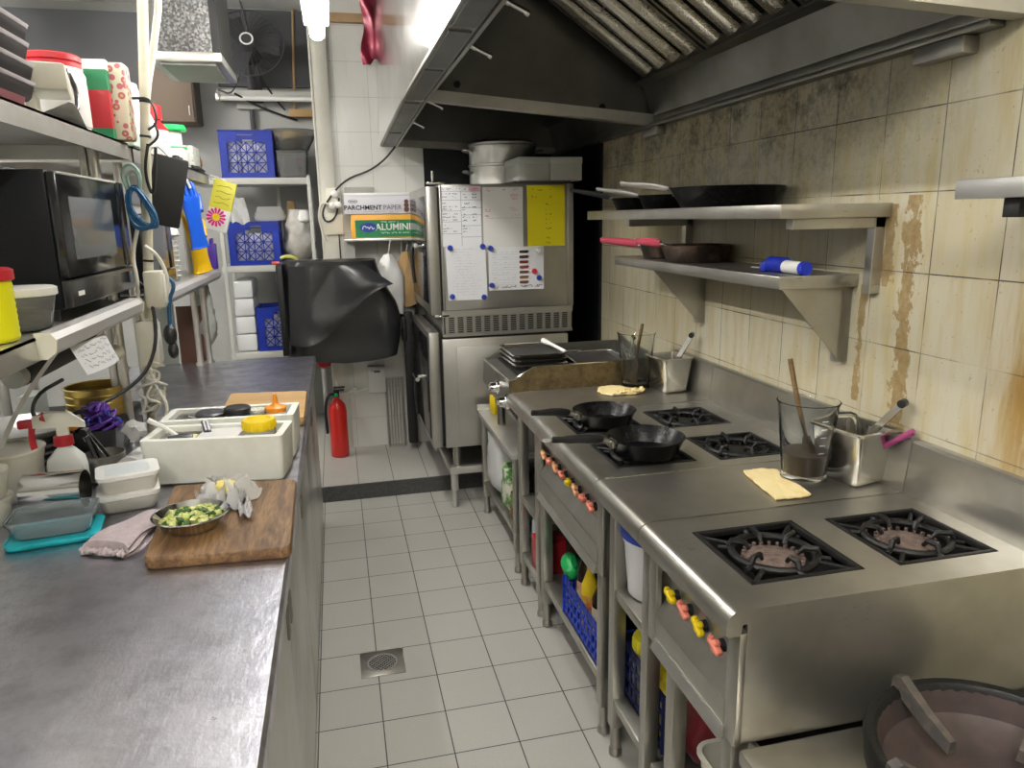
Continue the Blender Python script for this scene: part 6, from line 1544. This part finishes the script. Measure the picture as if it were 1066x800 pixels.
# ------------------------------------------------------------------ counter, front row
rz = math.radians(9)
T = TR((-.637, 1.685, Z0), rz)
t = thing('turquoise_lid', 'turquoise plastic lid lying under the clear blue container', 'lid', (-.637, 1.685, Z0)); m = M(T); m.rbox(-.088, .088, -.062, .062, 0, .011, .02, .002, .0, 6); m.rbox(-.090, .090, -.064, .064, .006, .0135, .022, 0, .004, 6); part(t, 'lid_body', m, 'turquoise')
t = thing('clear_container', 'empty clear blue-tinted food container standing on a turquoise lid', 'container', (-.637, 1.685, Z0 + .012)); m = M(T); m.rbox(-.074, .074, -.048, .048, .0145, .058, .022, .008, .002, 6, .004); part(t, 'tub', m, 'clear_blue')
T = TR((-.525, 1.835, Z0), math.radians(16))
for k, lab in enumerate(('lower white-rimmed food box of the pair beside the foam box', 'upper white food box with translucent lid on top of the pair')):
    t = thing('food_box', lab, 'food box', (-.525, 1.835, Z0 + .046 * k), 'stacked food boxes')
    m = M(T @ Matrix.Translation((.004 * k, .004 * k, .046 * k))); m.rbox(-.058, .058, -.048, .048, 0, .036, .016, .006, .002, 5); part(t, 'tub', m, 'box_frost') if mat('box_frost', (.74, .72, .66), .35, trans=.2) else 0
    m = M(T @ Matrix.Translation((.004 * k, .004 * k, .046 * k))); m.rbox(-.067, .067, -.057, .057, .034, .0455, .02, .001, 0, 5); part(t, 'lid', m, 'white_gloss')
    if k:
        m = M(T @ Matrix.Translation((.004, .004, .046))); m.rbox(-.048, .048, -.038, .038, .0455, .0462, .014, 0, 0, 5); part(t, 'lid_panel', m, 'lid_frost') if mat('lid_frost', (.66, .71, .73), .3) else 0
    m = M(T @ Matrix.Translation((.004 * k, .004 * k, .046 * k))); m.rbox(-.05, .05, -.04, .04, .004, .02, .012, .002, 0, 4)
t = thing('towel', 'folded mauve terry towel with a looped edge lying by the board', 'towel', (-.465, 1.63, Z0))
T = TR((-.468, 1.632, Z0), math.radians(-24)); rr = random.Random(8)
def tw(k):
    return lambda u, v: (-.052 + .104 * u + .006 * math.sin(v * 7 + k), -.092 + (.185 - .02 * k) * v + .012 * math.sin(u * 3), .010 + .0095 * k + .006 * math.sin(u * 5 + v * 3 + k) * (.3 + v) - .010 * (abs(2 * u - 1) ** 6) + .010 * v * math.sin(v * 3))
for k in range(3): part(t, 'fold', M(T).grid(16, 18, tw(k), .008), 'towel')
m = M(T); m.tube([(-.052 + .104 * i / 26, -.094 + .004 * math.sin(i * 2.4), .008 + .005 * math.sin(i * 1.9)) for i in range(27)], .006, 6); part(t, 'looped_edge', m, 'towel')
# boards
def board(label, corners, th, material, base):
    cx = sum(p[0] for p in corners) / 4; cy = sum(p[1] for p in corners) / 4
    P = []
    n = len(corners)
    for i in range(n):
        p, a, b = V(corners[i]), V(corners[i - 1]), V(corners[(i + 1) % n]); r_ = .018
        u = (a - p).normalized() * r_; w = (b - p).normalized() * r_
        for k in range(5):
            f = k / 4; P.append((p + u * (1 - f) ** 2 + w * f ** 2))
    def ring(s_, z): return [(cx + (p.x - cx) * s_, cy + (p.y - cy) * s_, z) for p in P]
    m = M().loft([ring(.985, base), ring(1, base + .005), ring(1, base + th - .005), ring(.985, base + th)])
    return solo('chopping_board', label, 'chopping board', m, material, (cx, cy, base))
BZ = Z0 + .026
board('dark walnut chopping board with a steel bowl at the counter edge', [(-.408, 1.452), (-.128, 1.430), (-.136, 1.842), (-.432, 1.878)], .026, 'wood_board', Z0)
board('pale wooden chopping board behind the foam boxes', [(-.42, 2.46), (-.138, 2.44), (-.142, 2.85), (-.425, 2.89)], .028, 'wood_pale', Z0)
c = (-.338, 1.583, BZ)
t = thing('steel_bowl', 'shallow steel bowl of diced vegetables on the walnut board', 'bowl', c)
part(t, 'bowl', M().lathe([(.001, .002), (.04, .002), (.05, .004), (.074, .034), (.079, .036), (.074, .037), (.048, .008), (.001, .005)], c, 40), 'chrome')
part(t, 'foot_rim', M().lathe([(.036, .0), (.04, 0), (.04, .003), (.036, .003), (.036, 0)], c, 30, cap=False), 'chrome')
m = M(); m2 = M(); rr = random.Random(6)
for k in range(120):
    a = rr.uniform(0, 2 * PI); rad = .058 * math.sqrt(rr.random()); zz = BZ + .016 + .016 * (1 - (rad / .06) ** 2) * rr.uniform(.5, 1) + .008 * rad / .06
    mm_ = m2 if rr.random() < .3 else m
    s_ = rr.uniform(.005, .008)
    mm_.box(-s_, s_, -s_ * .8, s_ * .8, -s_ * .7, s_ * .7, T=TR((c[0] + rad * math.cos(a), c[1] + rad * math.sin(a), zz), rr.uniform(0, 3), rr.uniform(-.6, .6), rr.uniform(-.6, .6)))
dv = solo('diced_vegetables', 'pale and dark green diced vegetables heaped in the steel bowl', 'diced vegetables', m, 'veg_green', c, smooth=False); dv['kind'] = 'stuff'
o = part(dv, 'dark_pieces', m2, 'veg_dark', smooth=False); o['kind'] = 'stuff'
t = thing('wrapped_butter', 'yellow butter in crumpled clear film on the walnut board', 'butter', (-.285, 1.71, BZ))
m = M(); m.blob((-.29, 1.725, BZ + .030), .036, 3, (1.05, .85, .62), .05); part(t, 'butter', m, 'butter')
m = M(); rr = random.Random(12)
cc = V((-.278, 1.70, BZ))
def film(u, v):
    a = 2 * PI * u; rad = .026 + .030 * v + .012 * math.sin(a * 3 + 1) + .010 * math.sin(a * 7)
    z = .040 * (1 - v) + .012 + .014 * math.sin(a * 9 + v * 6) * v + .010 * math.sin(a * 5 + v * 11)
    return (cc.x - .013 + rad * math.cos(a) * 1.1, cc.y + .02 + rad * math.sin(a) - .03 * v * (math.sin(a) < -.3), BZ + max(.002, z))
m.grid(64, 8, film); part(t, 'film', m, 'film', ang=25)
m = M(); m.grid(14, 8, lambda u, v: (-.262 + .03 * v + .05 * u * .4, 1.69 - .10 * u, BZ + .006 + .012 * abs(math.sin(u * 9 + v * 5)) + .008 * math.sin(v * 9)), 0); part(t, 'film_tail', m, 'film', ang=25)
solo('butter_scrap', 'small yellow scrap lying on the counter in front of the foam box', 'scrap', M().box(-.014, .012, -.010, .010, 0, .008, .003, T=TR((-.367, 1.905, Z0), .3)), 'butter', (-.367, 1.905, Z0))
# ------------------------------------------------------------------ foam boxes with their contents
def foam_box(label, T, L, D, H_):
    t = thing('foam_box', label, 'foam box', tuple(T.to_translation()))
    m = M(T); m.rbox(-L / 2, L / 2, -D / 2, D / 2, 0, H_, .012, .006, .020, 3)
    part(t, 'tub', m, 'styro'); return t
T1 = TR((-.334, 2.003, Z0), math.radians(-8)); T2 = TR((-.322, 2.178, Z0), math.radians(-4))
foam_box('white foam box nearer the camera holding a yellow-lidded jar', T1, .345, .140, .124)
foam_box('second white foam box behind the first, holding jars and a squeeze bottle', T2, .350, .140, .130)
def at(T, x, y, z): return tuple(T @ V((x, y, z)))
zi = .022
jar('clear jar with ribbed yellow lid in the near foam box', at(T1, .105, 0, zi), .043, .130, 'jar_clear', 'yellow_plastic') if mat('jar_clear', (.62, .62, .56), .15, trans=.4) else 0
t = thing('deli_container', 'white lidded square container in the near foam box', 'container', at(T1, .015, 0, zi)); m = M(T1); m.rbox(-.045, .052, -.045, .045, zi, .106, .012, .002, 0, 4); part(t, 'tub', m, 'box_frost')
m = M(T1); m.rbox(-.050, .056, -.048, .048, .106, .117, .014, .0, 0, 4); part(t, 'lid', m, 'white_gloss'); t['label'] = 'white-lidded square container in the middle of the near foam box'
t = thing('salad_tub', 'clear tub of yellow shredded food at the left of the near foam box', 'tub', at(T1, -.105, 0, zi)); m = M(T1); m.rbox(-.145, -.06, -.045, .045, zi, .112, .012, .004, .002, 4); part(t, 'tub', m, 'clear_plastic')
m = M(T1); m.rbox(-.14, -.065, -.04, .04, zi + .004, .106, .012, .002, 0, 4); part(t, 'shredded_food', m, 'shred') if mat('shred', (.72, .62, .30), .6, 0, (.78, .72, .5), ns=40, bump=.8, bs=120) else 0
t = thing('spoon', 'spoon with white handle sticking out left of the near foam box', 'spoon', at(T1, -.12, 0, .1)); part(t, 'handle', M().tube([at(T1, -.095, -.02, .115), at(T1, -.14, .0, .14), at(T1, -.18, .01, .157)], [.005, .006, .008], 8), 'white_plastic'); part(t, 'bowl', M(T1).blob((-.090, -.022, .114), .014, 2, (1.3, .9, .4)), 'steel')
t = thing('tongs', 'small dark tongs lying over the tub of shredded food', 'tongs', at(T1, -.06, 0, .12)); part(t, 'arm', M().tube([at(T1, -.12, -.03, .115), at(T1, -.08, -.03, .121), at(T1, -.06, -.028, .117)], .008, 8, 1), 'gunmetal'); part(t, 'arm', M().tube([at(T1, -.045, .05, .135), at(T1, -.03, .015, .118)], .006, 6).tube([at(T1, -.055, .05, .137), at(T1, -.038, .015, .118)], .006, 6), 'gunmetal')
t = thing('crumpled_film', 'crumpled clear film tub poking out left of the near foam box', 'film', at(T1, -.19, .05, .1)); part(t, 'film', M(T1).blob((-.222, .02, .13), .030, 2, (1.1, .8, .9), .5), 'film', ang=20)
c = (-.54, 2.03, Z0); t = thing('paper_roll', 'white paper roll lying left of the near foam box', 'roll', c); part(t, 'roll', M().cyl((-.562, 2.0, Z0 + .036), (-.545, 2.10, Z0 + .036), .036, n=28), 'cloth_white'); part(t, 'core', M().cyl((-.5625, 1.998, Z0 + .036), (-.5615, 2.003, Z0 + .036), .012), 'cardboard')
c = at(T2, .015, .0, zi + .022); t = thing('jar', 'glass jar with black lid in the second foam box', 'jar', c); part(t, 'body', M().lathe([(.032, 0), (.034, .004), (.034, .075), (.03, .08)], c, 26), 'jar_clear'); part(t, 'lid', M().lathe([(.035, .078), (.037, .08), (.037, .098), (.033, .101), (.001, .10)], c, 26), 'black_plastic')
c = at(T2, -.060, .0, zi + .018); t = thing('dip_pot', 'dark round pot beside the black-lidded jar in the second foam box', 'pot', c); part(t, 'pot', M().lathe([(.03, 0), (.034, .005), (.040, .085), (.042, .09), (.036, .095), (.001, .098)], c, 28), 'gunmetal'); part(t, 'handle', M().tube([at(T2, -.075, -.02, .11), at(T2, -.115, -.03, .125)], .009, 8), 'black_plastic')
t = thing('deli_container', 'clear tub at the left of the second foam box', 'container', at(T2, -.13, 0, zi)); m = M(T2); m.rbox(-.15, -.105, -.045, .045, zi, .122, .012, .002, .002, 4); part(t, 'tub', m, 'clear_plastic'); m = M(T2); m.rbox(-.146, -.109, -.04, .04, zi + .003, .105, .01, 0, 0, 4); part(t, 'contents', m, 'steel_cooking')
c = at(T2, .072, .0, zi + .02); t = thing('spice_tin', 'small tin of pale spice with dark dots in the second foam box', 'tin', c); part(t, 'tin', M().lathe([(.024, 0), (.026, .004), (.026, .088), (.024, .09)], c, 24), 'steel'); m = M().lathe([(.023, .0895), (.023, .0925), (.001, .094)], c, 24); part(t, 'spice', m, 'spice') if mat('spice', (.66, .66, .56), .8, 0, (.16, .22, .10), ns=130, lo=.55, hi=.6) else 0
c = at(T2, .122, .0, zi + .018); t = thing('squeeze_bottle', 'clear squeeze bottle with orange nozzle in the second foam box', 'bottle', c); part(t, 'body', M().lathe([(.028, 0), (.03, .004), (.03, .08), (.026, .086)], c, 24), 'bottle_pale'); part(t, 'nozzle', M().lathe([(.028, .084), (.03, .086), (.03, .098), (.012, .106), (.008, .11), (.005, .135), (.001, .136)], c, 24), 'orange_plastic')
t = thing('floor_drain', 'square steel floor drain with round perforated grate in the aisle floor', 'drain', (.065, 2.404, 0))
part(t, 'plate', M().box(-.013, .143, 2.326, 2.482, .0, .003, .001), 'steel_range')
m = M(); m.lathe([(.054, .003), (.054, .0045), (.048, .0045), (.048, .003), (.054, .003)], (.065, 2.404, 0), 36, cap=False)
for k in range(-4, 5):
    w_ = math.sqrt(max(0, .048 ** 2 - (k * .0105) ** 2))
    for sg in (-1, 1):
        a = V((.065 + k * .0105 * .707 - w_ * .707, 2.404 + sg * (k * .0105 * .707 + w_ * .707), .0042)); b = V((.065 + k * .0105 * .707 + w_ * .707, 2.404 + sg * (k * .0105 * .707 - w_ * .707), .0042)); m.tube([a, b], .0018, 4)
part(t, 'grate', m, 'steel')
part(t, 'dark_well', M().cyl((.065, 2.404, .003), (.065, 2.404, .0034), .048, n=36), 'black_matte')
# ------------------------------------------------------------------ light
def batten(x, y0, y1, z, label, glow='tube_glow', r=.032):
    t = thing('fluorescent_batten', label, 'light', (x, (y0 + y1) / 2, z))
    part(t, 'housing', M().box(x - .055, x + .055, y0, y1, z + .03, z + .075, .008), 'white_gloss')
    part(t, 'hanger', M().cyl((x, y0 + .2, z + .07), (x, y0 + .2, CZ), .008).cyl((x, y1 - .2, z + .07), (x, y1 - .2, CZ), .008), 'steel')
    part(t, 'tube', M().cyl((x, y0 + .03, z), (x, y1 - .03, z), r), glow)
    part(t, 'end_cap', M().box(x - .03, x + .03, y0, y0 + .03, z - .02, z + .035, .004).box(x - .03, x + .03, y1 - .03, y1, z - .02, z + .035, .004), 'white_plastic')
batten(-.012, 2.2, 3.55, 2.36, 'glowing white fluorescent tube over the aisle in front of the corner pillar')
batten(-1.55, .9, 2.3, 2.80, 'fluorescent tube over the room left of the counter', 'tube_bright', .018)
batten(-1.60, 3.3, 4.7, 2.80, 'fluorescent tube over the far left of the room beyond the counter', 'tube_bright', .018)
batten(.45, -1.3, .1, 2.80, 'fluorescent tube over the aisle behind the near range', 'tube_bright', .018)
batten(-.9, -1.4, 0, 2.80, 'fluorescent tube over the near end of the prep counter', 'tube_bright', .018)
w = bpy.data.worlds.new('world'); S.world = w; w.use_nodes = True
w.node_tree.nodes['Background'].inputs[0].default_value = (.75, .8, .9, 1); w.node_tree.nodes['Background'].inputs[1].default_value = .3
S.view_settings.view_transform = 'Standard'; S.view_settings.look = 'None'; S.view_settings.gamma = 1
S.view_settings.use_curve_mapping = False; S.view_settings.exposure = 0.9
S.cycles.use_denoising = True; S.cycles.max_bounces = 8; S.cycles.sample_clamp_indirect = 6; S.cycles.caustics_refractive = False; S.cycles.caustics_reflective = False
